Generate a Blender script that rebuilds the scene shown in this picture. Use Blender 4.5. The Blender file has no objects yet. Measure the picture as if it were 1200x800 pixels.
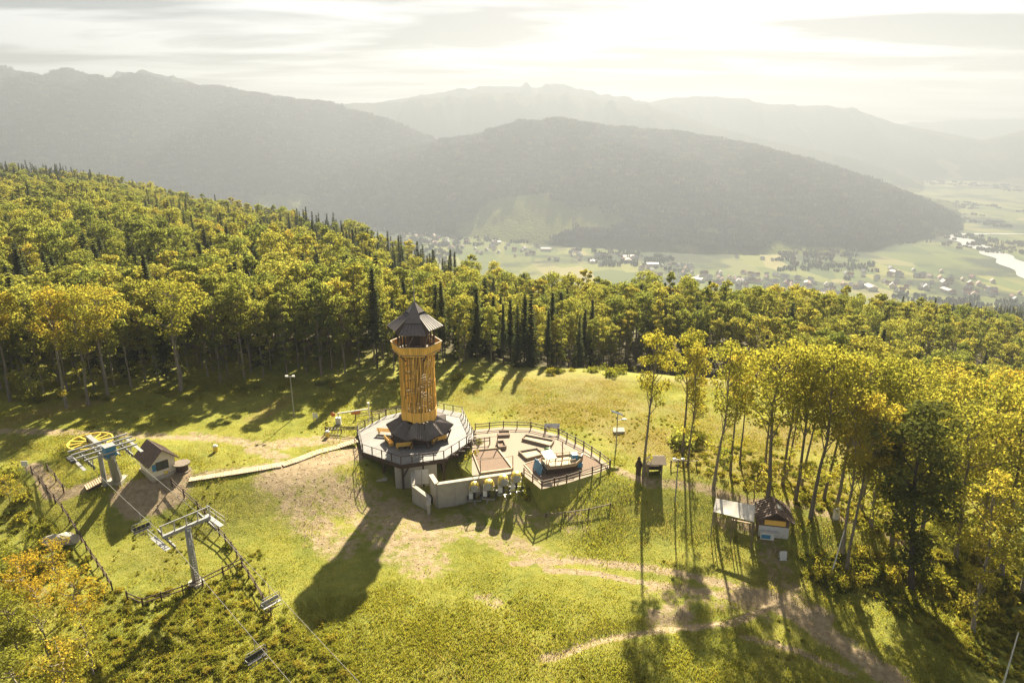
import bpy, math, random
import numpy as np
from mathutils import Vector, Matrix
S = bpy.context.scene
COL = S.collection
R = math.radians
random.seed(7); rng = np.random.default_rng(7)

# ---------------------------------------------------------------- camera
CH, PITCH, FPX = 42.0, R(17.4), 800.0
cd = bpy.data.cameras.new('camera'); cam = bpy.data.objects.new('camera', cd); COL.objects.link(cam)
cam.location = (0, 0, CH); cam.rotation_euler = (R(90) - PITCH, 0, 0)
cd.sensor_width = 36; cd.lens = 36 * FPX / 1200; cd.clip_start = 0.5; cd.clip_end = 60000
S.camera = cam

# ---------------------------------------------------------------- light
SUN_EL, SUN_AZ = R(35.0), R(10.9)          # azimuth clockwise from +Y
SUN = Vector((math.sin(SUN_AZ) * math.cos(SUN_EL), math.cos(SUN_AZ) * math.cos(SUN_EL), math.sin(SUN_EL)))
sl = bpy.data.lights.new('sun', 'SUN'); sun = bpy.data.objects.new('sun', sl); COL.objects.link(sun)
sl.energy = 5.0; sl.angle = R(0.8); sl.color = (1.0, 0.88, 0.67)
sun.rotation_euler = SUN.to_track_quat('Z', 'Y').to_euler()

W = bpy.data.worlds.new('World'); S.world = W; W.use_nodes = True
def world_nodes():
    nt = W.node_tree; nt.nodes.clear(); N = nt.nodes.new; L = nt.links.new
    out = N('ShaderNodeOutputWorld'); bg = N('ShaderNodeBackground'); bg.inputs['Strength'].default_value = 0.1
    L(bg.outputs[0], out.inputs['Surface'])
    sky = N('ShaderNodeTexSky'); sky.sky_type = 'NISHITA'; sky.sun_disc = False
    sky.sun_elevation = SUN_EL; sky.sun_rotation = SUN_AZ; sky.dust_density = 3.0; sky.altitude = 700
    tc = N('ShaderNodeTexCoord')
    sep = N('ShaderNodeSeparateXYZ'); L(tc.outputs['Generated'], sep.inputs[0])
    def math_(op, a, b=None, c=None, clamp=False):
        m = N('ShaderNodeMath'); m.operation = op; m.use_clamp = clamp
        for i, v in enumerate((a, b, c)):
            if v is None: continue
            if isinstance(v, (int, float)): m.inputs[i].default_value = v
            else: L(v, m.inputs[i])
        return m.outputs[0]
    zz = math_('ADD', math_('ABSOLUTE', sep.outputs[2]), 0.055)
    px = math_('DIVIDE', sep.outputs[0], zz); py = math_('DIVIDE', sep.outputs[1], zz)
    cb = N('ShaderNodeCombineXYZ'); L(px, cb.inputs[0]); L(py, cb.inputs[1])
    mp = N('ShaderNodeMapping'); L(cb.outputs[0], mp.inputs[0]); mp.inputs['Scale'].default_value = (0.55, 1.15, 1); mp.inputs['Location'].default_value = (*SKY['at'], 0)
    n1 = N('ShaderNodeTexNoise'); n1.inputs['Scale'].default_value = 0.75; n1.inputs['Detail'].default_value = 7; n1.inputs['Roughness'].default_value = 0.52; n1.inputs['Distortion'].default_value = 0.35
    L(mp.outputs[0], n1.inputs['Vector'])
    r1 = N('ShaderNodeValToRGB'); L(n1.outputs['Fac'], r1.inputs[0])
    e = r1.color_ramp.elements; e[0].position = 0.42; e[0].color = (0, 0, 0, 1); e[1].position = 0.56; e[1].color = (1, 1, 1, 1)
    # closeness to the sun
    vd = N('ShaderNodeVectorMath'); vd.operation = 'DOT_PRODUCT'; L(tc.outputs['Generated'], vd.inputs[0]); vd.inputs[1].default_value = SUN
    d = math_('MAXIMUM', vd.outputs['Value'], 0.0)
    glow = math_('ADD', math_('MULTIPLY', math_('POWER', d, 5.0), SKY['glow_wide']), math_('MULTIPLY', math_('POWER', d, 40.0), SKY['glow_tight']))
    base = math_('ADD', glow, SKY['base'])
    def scaled(col, f):
        m = N('ShaderNodeVectorMath'); m.operation = 'SCALE'; m.inputs[0].default_value = col; L(f, m.inputs['Scale']); return m.outputs[0]
    thick = scaled(SKY['grey'], base)
    thin = scaled(SKY['white'], base)
    mx = N('ShaderNodeMix'); mx.data_type = 'RGBA'; L(r1.outputs[0], mx.inputs[0]); L(thin, mx.inputs[6]); L(thick, mx.inputs[7])
    m2 = N('ShaderNodeMix'); m2.data_type = 'RGBA'; m2.inputs[0].default_value = 0.9
    L(sky.outputs[0], m2.inputs[6]); L(mx.outputs[2], m2.inputs[7])
    L(m2.outputs[2], bg.inputs['Color'])
SKY = dict(base=1.66, glow_wide=.42, glow_tight=6.0, grey=(0.10, 0.10, 0.10), white=(1.20, 1.17, 1.13), at=(7.7, 2.7))
world_nodes()

vs = S.view_settings; vs.view_transform = 'Standard'; vs.look = 'None'; vs.gamma = 1.0; vs.use_curve_mapping = False
vs.exposure = 2.1
S.render.engine = 'CYCLES'
cy = S.cycles
cy.max_bounces = 6; cy.diffuse_bounces = 2; cy.glossy_bounces = 2; cy.transmission_bounces = 3; cy.volume_bounces = 0
cy.transparent_max_bounces = 4; cy.caustics_reflective = False; cy.caustics_refractive = False
cy.use_denoising = True; cy.sample_clamp_indirect = 4.0

# ---------------------------------------------------------------- pixel <-> place
CP, SP = math.cos(PITCH), math.sin(PITCH)
def ray(px, py):
    u = (px - 600) / FPX; v = -(py - 400) / FPX
    return np.array((u, CP + v * SP, -SP + v * CP))
def P(px, py, z=0.0):
    """point of the plane at height z seen at that pixel of the photograph"""
    d = ray(px, py); t = (z - CH) / d[2]
    return Vector((d[0] * t, d[1] * t, z))
def PY(px, py, y):
    """point at forward distance y seen at that pixel"""
    d = ray(px, py); t = y / d[1]
    return Vector((d[0] * t, y, CH + d[2] * t))
def proj(p):
    x, y, z = p[0], p[1], p[2] - CH
    dep = y * CP - z * SP; up = y * SP + z * CP
    return 600 + FPX * x / dep, 400 - FPX * up / dep

def sstep(a, b, x):
    t = np.clip((x - a) / (b - a), 0, 1); return t * t * (3 - 2 * t)

# value noise used for relief
_tab = rng.random((256, 256))
def vnoise(x, y):
    x = np.asarray(x, float); y = np.asarray(y, float)
    xi = np.floor(x).astype(int); yi = np.floor(y).astype(int); fx = x - xi; fy = y - yi
    fx = fx * fx * (3 - 2 * fx); fy = fy * fy * (3 - 2 * fy)
    g = lambda a, b: _tab[a & 255, b & 255]
    return (g(xi, yi) * (1 - fx) + g(xi + 1, yi) * fx) * (1 - fy) + (g(xi, yi + 1) * (1 - fx) + g(xi + 1, yi + 1) * fx) * fy
def fbm(x, y, o=4):
    s = 0; a = 1; t = 0
    for i in range(o):
        s = s + a * vnoise(x * 2 ** i + 17.3 * i, y * 2 ** i + 9.1 * i); t += a; a *= .5
    return s / t

# ---------------------------------------------------------------- terrain
# crest of our own hill: (pixel column, pixel row of the tree tops, distance, tree height)
_cr = [(-400, 185, 640, 17), (0, 192, 600, 17), (100, 202, 560, 17), (200, 226, 500, 17), (300, 246, 430, 17), (400, 265, 340, 17), (500, 292, 240, 17),
       (600, 318, 160, 18), (750, 330, 145, 18), (900, 342, 140, 18), (1000, 352, 150, 18), (1100, 378, 165, 17), (1200, 405, 185, 17), (1600, 430, 200, 17)]
_cu, _cD, _cz = [], [], []
for px, py, D, th in _cr:
    p = PY(px, py, D); _cu.append(p.x / p.y); _cD.append(D); _cz.append(p.z - th - (2.0 if px > 450 else 0))
FLOOR = -380.0
def terrain(x, y, detail=True):
    x = np.asarray(x, float); y = np.asarray(y, float)
    yy = np.maximum(y, 20.0)
    u = x / yy
    D = np.interp(u, _cu, _cD); zc = np.interp(u, _cu, _cz)
    yd = 80 + 12 * np.exp(-((x + 12) / 9) ** 2)
    yd = yd - 8 * sstep(22, 40, x)
    near = -3.3 * sstep(0, 12, yd - y) - 0.085 * np.maximum(0, 70 - y)
    near = near - 0.08 * np.maximum(0, x - 20) - 0.20 * np.maximum(0, x - 42)
    pad = np.exp(-(np.maximum(0, np.abs(x + 2) - 17) / 8) ** 2) * sstep(112, 100, y) * sstep(50, 70, y)
    near = near - .75 * pad
    edge = 112.0
    t = sstep(0, 1, np.clip((y - edge) / np.maximum(D - edge, 1), 0, 1))
    nearz = near
    z = nearz * (1 - t) + zc * t
    s = np.maximum(0, y - D)
    fall = np.interp(u, (-0.8, -0.3, 0.1, 0.4, 0.6, .8), (0.30, 0.33, 0.34, 0.30, 0.265, 0.245))
    z = z - fall * np.where(s < 60, s * s / 120, s - 30)
    if detail:
        z = z + (fbm(x * .05 + 5, y * .05) - .5) * np.interp(y, (60, 80, 100, 130, 300), (0.5, .35, .5, 1.0, 6)) * (1 - .8 * pad) + (fbm(x * .35, y * .35, 3) - .5) * 0.28 * (1 - .6 * pad)
    fl = FLOOR + (fbm(x * .0013 + 3.3, y * .0013 + 1.7) - .5) * 26
    k = 12.0
    z = np.where(z > fl + 60, z, np.logaddexp(z / k, fl / k) * k)
    return z
_T = 20.0 * 1.006 ** np.arange(1050)
_gc = {}
def G(px, py):
    """ground point seen at that pixel"""
    if (px, py) in _gc: return _gc[(px, py)].copy()
    d = ray(px, py); T = _T[:400] if py > 420 else _T
    for _ in range(3):
        below = CH + d[2] * T <= terrain(d[0] * T, d[1] * T)
        i = int(np.argmax(below)) if below.any() else len(T) - 1
        T = np.linspace(T[max(i - 1, 0)], T[i], 24)
    q = d * T[12]; v = Vector((q[0], q[1], CH + q[2])); _gc[(px, py)] = v
    return v.copy()
def ground(x, y): return float(terrain(x, y))

# ---------------------------------------------------------------- material helpers
def new_mat(name):
    m = bpy.data.materials.new(name); m.use_nodes = True
    nt = m.node_tree; nt.nodes.clear()
    out = nt.nodes.new('ShaderNodeOutputMaterial')
    return m, nt, nt.nodes.new, nt.links.new, out
def ramp(N, stops):
    r = N('ShaderNodeValToRGB'); cr = r.color_ramp
    while len(cr.elements) > 1: cr.elements.remove(cr.elements[-1])
    cr.elements[0].position = stops[0][0]; cr.elements[0].color = (*stops[0][1], 1)
    for p, c in stops[1:]:
        e = cr.elements.new(p); e.color = (*c, 1)
    return r
def solid(name, c, c2=None, rough=0.7, scale=3.0, metal=0.0, bump=0.0, stretch=(1, 1, 1), per_object=0.0):
    """plain surface: two tones mixed by noise, roughness, a fine relief"""
    m, nt, N, L, out = new_mat(name)
    b = N('ShaderNodeBsdfPrincipled'); L(b.outputs[0], out.inputs[0])
    b.inputs['Roughness'].default_value = rough; b.inputs['Metallic'].default_value = metal
    tc = N('ShaderNodeTexCoord'); mp = N('ShaderNodeMapping'); L(tc.outputs['Object'], mp.inputs[0]); mp.inputs['Scale'].default_value = stretch
    n = N('ShaderNodeTexNoise'); n.inputs['Scale'].default_value = scale; n.inputs['Detail'].default_value = 5; n.inputs['Roughness'].default_value = .65
    L(mp.outputs[0], n.inputs['Vector'])
    c2 = c2 or tuple(v * .7 for v in c)
    r = ramp(N, [(.3, c2), (.7, c)]); L(n.outputs['Fac'], r.inputs[0])
    col = r.outputs[0]
    if per_object:
        oi = N('ShaderNodeObjectInfo'); mr = N('ShaderNodeMapRange'); L(oi.outputs['Random'], mr.inputs[0]); mr.inputs[3].default_value = 1 - per_object; mr.inputs[4].default_value = 1 + per_object
        sc = N('ShaderNodeVectorMath'); sc.operation = 'SCALE'; L(col, sc.inputs[0]); L(mr.outputs[0], sc.inputs['Scale']); col = sc.outputs[0]
    L(col, b.inputs['Base Color'])
    if bump:
        bp = N('ShaderNodeBump'); bp.inputs['Strength'].default_value = bump; bp.inputs['Distance'].default_value = .02; L(n.outputs['Fac'], bp.inputs['Height']); L(bp.outputs[0], b.inputs['Normal'])
    return m
def leaf_mat(name, stops, trans=0.45, tint=(1.25, 1.1, .5), small=.35):
    """leaves: colour chosen per tree, varied per clump, part of the light passing through"""
    m, nt, N, L, out = new_mat(name)
    oi = N('ShaderNodeObjectInfo')
    at = N('ShaderNodeAttribute'); at.attribute_name = 'tone'
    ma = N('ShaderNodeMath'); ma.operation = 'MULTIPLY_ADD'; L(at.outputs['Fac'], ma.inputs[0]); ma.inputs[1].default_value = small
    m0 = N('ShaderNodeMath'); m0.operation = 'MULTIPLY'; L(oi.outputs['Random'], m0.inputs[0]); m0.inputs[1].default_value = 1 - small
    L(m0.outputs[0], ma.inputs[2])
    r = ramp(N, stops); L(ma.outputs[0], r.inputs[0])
    df = N('ShaderNodeBsdfDiffuse'); L(r.outputs[0], df.inputs[0])
    tl = N('ShaderNodeBsdfTranslucent')
    tm = N('ShaderNodeMix'); tm.data_type = 'RGBA'; tm.blend_type = 'MULTIPLY'; tm.inputs[0].default_value = 1; L(r.outputs[0], tm.inputs[6]); tm.inputs[7].default_value = (*tint, 1)
    L(tm.outputs[2], tl.inputs[0])
    mx = N('ShaderNodeMixShader'); mx.inputs[0].default_value = trans; L(df.outputs[0], mx.inputs[1]); L(tl.outputs[0], mx.inputs[2]); L(mx.outputs[0], out.inputs[0])
    return m
M = {}
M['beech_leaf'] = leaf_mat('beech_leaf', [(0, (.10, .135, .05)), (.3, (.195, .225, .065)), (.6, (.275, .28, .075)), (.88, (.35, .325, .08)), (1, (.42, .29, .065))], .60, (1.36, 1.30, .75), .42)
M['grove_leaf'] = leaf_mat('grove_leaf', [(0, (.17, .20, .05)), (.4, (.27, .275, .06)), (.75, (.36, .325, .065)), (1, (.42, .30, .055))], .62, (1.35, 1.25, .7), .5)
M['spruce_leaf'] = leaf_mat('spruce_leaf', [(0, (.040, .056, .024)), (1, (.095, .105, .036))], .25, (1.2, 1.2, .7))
M['gold_leaf'] = leaf_mat('gold_leaf', [(0, (.34, .29, .05)), (.5, (.46, .34, .05)), (1, (.50, .29, .04))], .5, (1.3, 1.2, .6))
M['shrub_leaf'] = leaf_mat('shrub_leaf', [(0, (.14, .17, .04)), (.5, (.26, .26, .05)), (1, (.38, .31, .07))], .55, (1.3, 1.25, .6))
M['grass_blade'] = leaf_mat('grass_blade', [(0, (.175, .205, .038)), (.6, (.275, .27, .05)), (1, (.37, .315, .085))], .55, (1.25, 1.2, .6))
M['dry_blade'] = leaf_mat('dry_blade', [(0, (.26, .24, .06)), (1, (.44, .35, .14))], .5, (1.1, 1.05, .7))
M['shaded_leaf'] = leaf_mat('shaded_leaf', [(0, (.09, .11, .03)), (1, (.17, .175, .045))], .35, (1.3, 1.2, .7))  # darker beech leaves: the shade of one crown is put into the colour
M['bark'] = solid('bark', (.26, .225, .17), (.13, .11, .085), .9, 2.5, bump=.6, stretch=(3, 3, .5), per_object=.25)
M['dark_bark'] = solid('dark_bark', (.085, .065, .05), (.035, .028, .022), .9, 2.5, bump=.6, stretch=(3, 3, .5))

# ---------------------------------------------------------------- mesh helpers
def tag(o, label=None, cat=None, group=None, kind=None):
    if label: o['label'] = label
    if cat: o['category'] = cat
    if group: o['group'] = group
    if kind: o['kind'] = kind
    return o
def link(name, me, mat=None, parent=None, loc=None):
    o = bpy.data.objects.new(name, me); COL.objects.link(o)
    if mat is not None and me is not None and not me.materials: me.materials.append(mat)
    if parent is not None: o.parent = parent
    if loc is not None: o.location = loc
    return o
def thing(name, label, cat, loc=(0, 0, 0), group=None, rz=0.0):
    o = bpy.data.objects.new(name, None); COL.objects.link(o); o.location = loc; o.rotation_euler = (0, 0, rz); o.empty_display_size = .3
    return tag(o, label, cat, group)
class MB:
    """collects shapes; build() links them as one mesh, relative to the parent's base"""
    def __init__(s): s.v = []; s.f = []
    def add(s, vs, fs):
        k = len(s.v); s.v += [tuple(p) for p in vs]; s.f += [tuple(i + k for i in f) for f in fs]; return s
    def box(s, c, size, rz=0.0, tilt=None):
        a, b, d = (q / 2 for q in size)
        m = Matrix.Rotation(rz, 3, 'Z')
        if tilt is not None: m = m @ tilt
        vs = [Vector(c) + m @ Vector((x, y, z)) for z in (-d, d) for x, y in ((-a, -b), (a, -b), (a, b), (-a, b))]
        return s.add(vs, [(3, 2, 1, 0), (4, 5, 6, 7), (0, 1, 5, 4), (1, 2, 6, 5), (2, 3, 7, 6), (3, 0, 4, 7)])
    def beam(s, p0, p1, w, h, up=(0, 0, 1)):
        p0 = Vector(p0); p1 = Vector(p1); d = (p1 - p0).normalized(); up = Vector(up)
        if abs(d.dot(up)) > .98: up = Vector((0, 1, 0))
        x = d.cross(up).normalized(); z = x.cross(d)
        vs = [p + x * a * w / 2 + z * b * h / 2 for p in (p0, p1) for a, b in ((-1, -1), (1, -1), (1, 1), (-1, 1))]
        return s.add(vs, [(0, 1, 2, 3), (7, 6, 5, 4), (0, 4, 5, 1), (1, 5, 6, 2), (2, 6, 7, 3), (3, 7, 4, 0)])
    def tube(s, pts, rad, n=6, cap=True):
        pts = [Vector(p) for p in pts]
        if not isinstance(rad, (list, tuple)): rad = [rad] * len(pts)
        vs = []; fs = []
        for i, p in enumerate(pts):
            d = (pts[min(i + 1, len(pts) - 1)] - pts[max(i - 1, 0)]).normalized()
            up = Vector((0, 0, 1)) if abs(d.z) < .9 else Vector((0, 1, 0))
            x = d.cross(up).normalized(); y = x.cross(d)
            for k in range(n):
                a = 2 * math.pi * k / n; vs.append(p + (x * math.cos(a) + y * math.sin(a)) * rad[i])
        for i in range(len(pts) - 1):
            for k in range(n):
                a = i * n + k; b = i * n + (k + 1) % n; fs.append((a, b, b + n, a + n))
        if cap: fs.append(tuple(range(n - 1, -1, -1))); fs.append(tuple(range(len(vs) - n, len(vs))))
        return s.add(vs, fs)
    def prism(s, poly, z0, z1):
        """z0, z1: numbers or lists per corner"""
        n = len(poly); z0 = z0 if hasattr(z0, '__len__') else [z0] * n; z1 = z1 if hasattr(z1, '__len__') else [z1] * n
        ar = sum(poly[i][0] * poly[(i + 1) % n][1] - poly[(i + 1) % n][0] * poly[i][1] for i in range(n))
        if ar < 0: poly = poly[::-1]; z0 = z0[::-1]; z1 = z1[::-1]
        vs = [(p[0], p[1], z) for p, z in zip(poly, z0)] + [(p[0], p[1], z) for p, z in zip(poly, z1)]
        return s.add(vs, [tuple(range(n - 1, -1, -1)), tuple(range(n, 2 * n))] + [(i, (i + 1) % n, n + (i + 1) % n, n + i) for i in range(n)])
    def sheet(s, quad, th):
        """a plate of thickness th below the given corner loop"""
        q = [Vector(p) for p in quad]; nrm = (q[1] - q[0]).cross(q[2] - q[0]).normalized()
        n = len(q); vs = q + [p - nrm * th for p in q]
        return s.add(vs, [tuple(range(n)), tuple(range(2 * n - 1, n - 1, -1))] + [(i, n + i, n + (i + 1) % n, (i + 1) % n) for i in range(n)])
    def blob(s, c, r, seg=8, rings=6):
        vs = []; fs = []
        for i in range(1, rings):
            t = math.pi * i / rings
            for k in range(seg):
                a = 2 * math.pi * k / seg; vs.append((c[0] + r[0] * math.sin(t) * math.cos(a), c[1] + r[1] * math.sin(t) * math.sin(a), c[2] + r[2] * math.cos(t)))
        for i in range(rings - 2):
            for k in range(seg):
                a = i * seg + k; b = i * seg + (k + 1) % seg; fs.append((a, a + seg, b + seg, b))
        t = len(vs); vs.append((c[0], c[1], c[2] + r[2])); vs.append((c[0], c[1], c[2] - r[2]))
        for k in range(seg):
            fs.append((t, k, (k + 1) % seg)); q = (rings - 2) * seg; fs.append((t + 1, q + (k + 1) % seg, q + k))
        return s.add(vs, fs)
    def mesh(s, name, off=(0, 0, 0), smooth=False):
        me = bpy.data.meshes.new(name)
        me.from_pydata([(v[0] - off[0], v[1] - off[1], v[2] - off[2]) for v in s.v], [], s.f)
        if smooth: me.polygons.foreach_set('use_smooth', [True] * len(me.polygons))
        me.update(); return me
    def build(s, name, mat, parent=None, smooth=False, label=None):
        off = parent_origin(parent)
        o = link(name, s.mesh(name, off, smooth), mat, parent)
        if label: o['label'] = label
        return o
def parent_origin(p):
    q = Vector((0, 0, 0))
    while p is not None: q = q + p.location; p = p.parent
    return q
def np_mesh(name, v, f, tone=None):
    """v (n,3), f (m,k) arrays of equal sided faces"""
    me = bpy.data.meshes.new(name); v = np.ascontiguousarray(v, np.float32); f = np.ascontiguousarray(f, np.int32)
    me.vertices.add(len(v)); me.vertices.foreach_set('co', v.ravel())
    k = f.shape[1]; me.loops.add(f.size); me.loops.foreach_set('vertex_index', f.ravel())
    me.polygons.add(len(f)); me.polygons.foreach_set('loop_start', np.arange(0, f.size, k, dtype=np.int32)); me.polygons.foreach_set('loop_total', np.full(len(f), k, np.int32))
    if tone is not None:
        a = me.attributes.new('tone', 'FLOAT', 'POINT'); a.data.foreach_set('value', np.ascontiguousarray(tone, np.float32))
    me.update(calc_edges=True); return me
def copy_tree(o, parent=None):
    """a thing, its parts and their sub-parts; mesh data is shared"""
    c = o.copy(); COL.objects.link(c)
    if parent is not None: c.parent = parent
    for ch in list(o.children): copy_tree(ch, c)
    return c
# ---------------------------------------------------------------- ground sheet
def poly_dist(x, y, pts):
    d = np.full(x.shape, 1e9)
    for (a, b), (c, e) in zip(pts[:-1], pts[1:]):
        vx, vy = c - a, e - b; t = np.clip(((x - a) * vx + (y - b) * vy) / (vx * vx + vy * vy + 1e-9), 0, 1)
        d = np.minimum(d, np.hypot(x - a - t * vx, y - b - t * vy))
    return d
def track(pix): return [tuple(G(a, b)[:2]) for a, b in pix]
# worn earth: (pixel line along the ground, half width in metres, strength)
DIRT = [
    ([(330, 560), (400, 580), (450, 600), (500, 625)], 4.2, .58), ([(330, 560), (380, 540), (415, 530)], 2.5, .8), ([(345, 590), (370, 620), (400, 640)], 3.0, .55), ([(420, 590), (470, 640), (500, 660)], 3.5, .55),
    ([(515, 615), (560, 630), (640, 650), (700, 660), (760, 665), (830, 680), (880, 690), (925, 705)], 1.0, .5),
    ([(535, 610), (600, 640), (640, 655)], 2.3, .5), ([(560, 590), (610, 605), (680, 612)], 2.0, .4),
    ([(640, 668), (700, 672), (800, 690), (900, 705)], .5, .9), ([(600, 660), (680, 656), (780, 668), (870, 692), (905, 710)], .5, .9),
    ([(905, 700), (950, 730), (1000, 765), (1050, 800), (1080, 830)], 1.7, .75), ([(880, 695), (920, 712), (960, 720)], 1.6, .7), ([(770, 690), (830, 700), (890, 715)], 2.0, .45), ([(770, 722), (800, 716)], 1.6, .6),
    ([(870, 745), (930, 760), (1000, 790)], .5, .7), ([(640, 770), (700, 748), (780, 735), (860, 728), (905, 708)], .7, .8),
    ([(0, 505), (60, 506), (130, 508), (200, 512), (260, 514), (300, 520), (330, 535)], 1.2, .6), ([(225, 508), (280, 516), (325, 540)], .8, .6), ([(300, 525), (380, 515), (415, 515)], 2.0, .6),
    ([(150, 580), (180, 570), (205, 562)], 2.4, .85), ([(165, 590), (200, 580)], 2.6, .8), ([(38, 545), (55, 565), (75, 580), (100, 570), (125, 560)], 1.0, .85), ([(40, 545), (60, 580)], .9, .8), ([(205, 562), (260, 553), (330, 545)], 1.0, .6),
    ([(715, 548), (760, 565), (820, 570), (880, 590)], 1.0, .6), ([(880, 590), (935, 590), (960, 600), (1040, 625), (1090, 655)], .9, .6), ([(845, 612), (890, 620)], 1.2, .5),
    ([(900, 640), (915, 670), (925, 700)], 2.2, .5), ([(1000, 690), (1060, 700)], 1.5, .3), ([(150, 760), (190, 790)], .8, .4), ([(40, 690), (60, 720)], 1.0, .4), ([(565, 700), (580, 705)], 1.0, .6), ([(460, 650), (505, 650)], 2.5, .45),
]
DRY = [([(620, 440), (650, 460), (720, 480)], 7, .7), ([(640, 480), (700, 490), (760, 510)], 5, .9), ([(560, 470), (620, 470), (700, 450)], 5, .5), ([(800, 445), (900, 455), (1000, 480)], 6, .6), ([(820, 490), (920, 510), (1000, 520)], 6, .7), ([(760, 520), (860, 540), (960, 560), (1020, 600)], 6, .6), ([(0, 500), (60, 480), (110, 470)], 2.5, .6), ([(300, 490), (340, 465)], 2, .6)]
def field(lines, x, y):
    out = np.zeros(x.shape)
    for pix, w, k in lines:
        pts = track(pix); d = poly_dist(x, y, pts)
        out = np.maximum(out, k * (1 - sstep(.35, 1.5, d / w)))
    return out
def build_ground():
    th = np.tan(np.radians(np.concatenate([np.linspace(-62, -43, 40)[:-1], np.linspace(-43, 43, 430), np.linspace(43, 62, 40)[1:]])))
    ys = [18.0]
    while ys[-1] < 10600:
        y = ys[-1]; ys.append(y + (1.0 if y < 36 else .42 if y < 120 else max(.6, (y - 120) * .03 + .6) if y < 700 else y * .03))
    ys = np.array(ys); X = ys[:, None] * th[None, :]; Y = np.repeat(ys[:, None], len(th), 1)
    Z = terrain(X, Y)
    # ditch beside the track
    dpts = track([(655, 762), (700, 742), (760, 732), (830, 724), (880, 708), (905, 700)])
    near = Y < 130
    dd = poly_dist(X, Y, dpts); Z = Z - np.where(near, .5 * np.exp(-(dd / .8) ** 2), 0)
    dirt = np.where(near, field(DIRT, X, Y), 0); dry = np.where(Y < 140, field(DRY, X, Y), 0)
    trk = np.zeros(X.shape)
    n, m = X.shape
    idx = np.arange(n * m).reshape(n, m)
    f = np.stack([idx[:-1, :-1], idx[:-1, 1:], idx[1:, 1:], idx[1:, :-1]], -1).reshape(-1, 4)
    me = np_mesh('ground', np.stack([X, Y, Z], -1).reshape(-1, 3), f)
    for nm, a in (('dirt', dirt), ('dry', dry)):
        at = me.attributes.new(nm, 'FLOAT', 'POINT'); at.data.foreach_set('value', np.ascontiguousarray(a.ravel(), np.float32))
    me.polygons.foreach_set('use_smooth', [True] * len(me.polygons))
    m, nt, N, L, out = new_mat('hill_ground')
    b = N('ShaderNodeBsdfPrincipled'); b.inputs['Roughness'].default_value = .95; b.inputs['Specular IOR Level'].default_value = .1; L(b.outputs[0], out.inputs[0])
    geo = N('ShaderNodeNewGeometry')
    def noise(sc, det=5, rough=.6):
        n_ = N('ShaderNodeTexNoise'); n_.inputs['Scale'].default_value = sc; n_.inputs['Detail'].default_value = det; n_.inputs['Roughness'].default_value = rough; L(geo.outputs['Position'], n_.inputs['Vector']); return n_.outputs['Fac']
    def mixc(f_, a, b_):
        x = N('ShaderNodeMix'); x.data_type = 'RGBA'
        L(f_, x.inputs[0])
        for i, v in ((6, a), (7, b_)):
            if isinstance(v, tuple): x.inputs[i].default_value = (*v, 1)
            else: L(v, x.inputs[i])
        return x.outputs[2]
    def mth(op, a, b_, clamp=False):
        x = N('ShaderNodeMath'); x.operation = op; x.use_clamp = clamp
        for i, v in ((0, a), (1, b_)):
            if isinstance(v, (int, float)): x.inputs[i].default_value = v
            else: L(v, x.inputs[i])
        return x.outputs[0]
    def attr(nm):
        a = N('ShaderNodeAttribute'); a.attribute_name = nm; return a.outputs['Fac']
    fine, mid, big = noise(6, 4, .7), noise(.9, 6, .65), noise(.07, 4)
    rg = ramp(N, [(.28, (.11, .135, .026)), (.45, (.205, .22, .042)), (.58, (.28, .27, .052)), (.75, (.34, .285, .085))]); L(mth('ADD', mth('MULTIPLY', mid, .5), mth('MULTIPLY', noise(.14, 6, .62), .5)), rg.inputs[0])
    rd = ramp(N, [(.25, (.20, .145, .085)), (.5, (.335, .26, .16)), (.75, (.45, .365, .24))]); L(noise(1.6, 6, .7), rd.inputs[0])
    dryc = ramp(N, [(.3, (.15, .14, .04)), (.7, (.32, .25, .10))]); L(noise(2.2, 5, .7), dryc.inputs[0])
    c = rg.outputs[0]
    fd = mth('MULTIPLY', attr('dry'), mth('MULTIPLY_ADD', mid, 1.4), True)
    fd_ = mth('ADD', fd, mth('MULTIPLY', mth('SUBTRACT', noise(.05, 5, .62), .53), 3.0), True)
    c = mixc(fd_, c, dryc.outputs[0])
    t = mth('ADD', attr('dirt'), mth('MULTIPLY', mth('SUBTRACT', mid, .5), 1.5)); t = mth('ADD', t, mth('MULTIPLY', mth('SUBTRACT', fine, .5), .7))
    mr = N('ShaderNodeMapRange'); mr.inputs[1].default_value = .34; mr.inputs[2].default_value = .60; L(t, mr.inputs[0])
    c = mixc(mr.outputs[0], c, rd.outputs[0])
    # valley farmland: irregular fields
    sep = N('ShaderNodeSeparateXYZ'); L(geo.outputs['Position'], sep.inputs[0])
    vo = N('ShaderNodeTexVoronoi'); vo.inputs['Scale'].default_value = .0075; 
    mp = N('ShaderNodeMapping'); mp.inputs['Rotation'].default_value = (0, 0, .5); mp.inputs['Scale'].default_value = (1.5, .55, 0); L(geo.outputs['Position'], mp.inputs[0]); L(mp.outputs[0], vo.inputs['Vector'])
    bw = N('ShaderNodeSeparateColor'); L(vo.outputs['Color'], bw.inputs[0])
    rf = ramp(N, [(0, (.07, .10, .03)), (.3, (.13, .16, .04)), (.55, (.22, .22, .06)), (.8, (.10, .13, .035)), (1, (.28, .25, .10))]); L(bw.outputs[0], rf.inputs[0])
    wood = ramp(N, [(.50, (0, 0, 0)), (.58, (1, 1, 1))]); L(noise(.0028, 5, .6), wood.inputs[0])
    fc = mixc(wood.outputs[0], rf.outputs[0], (.035, .05, .02))
    mv = N('ShaderNodeMapRange'); mv.inputs[1].default_value = -150; mv.inputs[2].default_value = -280; L(sep.outputs[2], mv.inputs[0])
    c = mixc(mv.outputs[0], c, fc)
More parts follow.
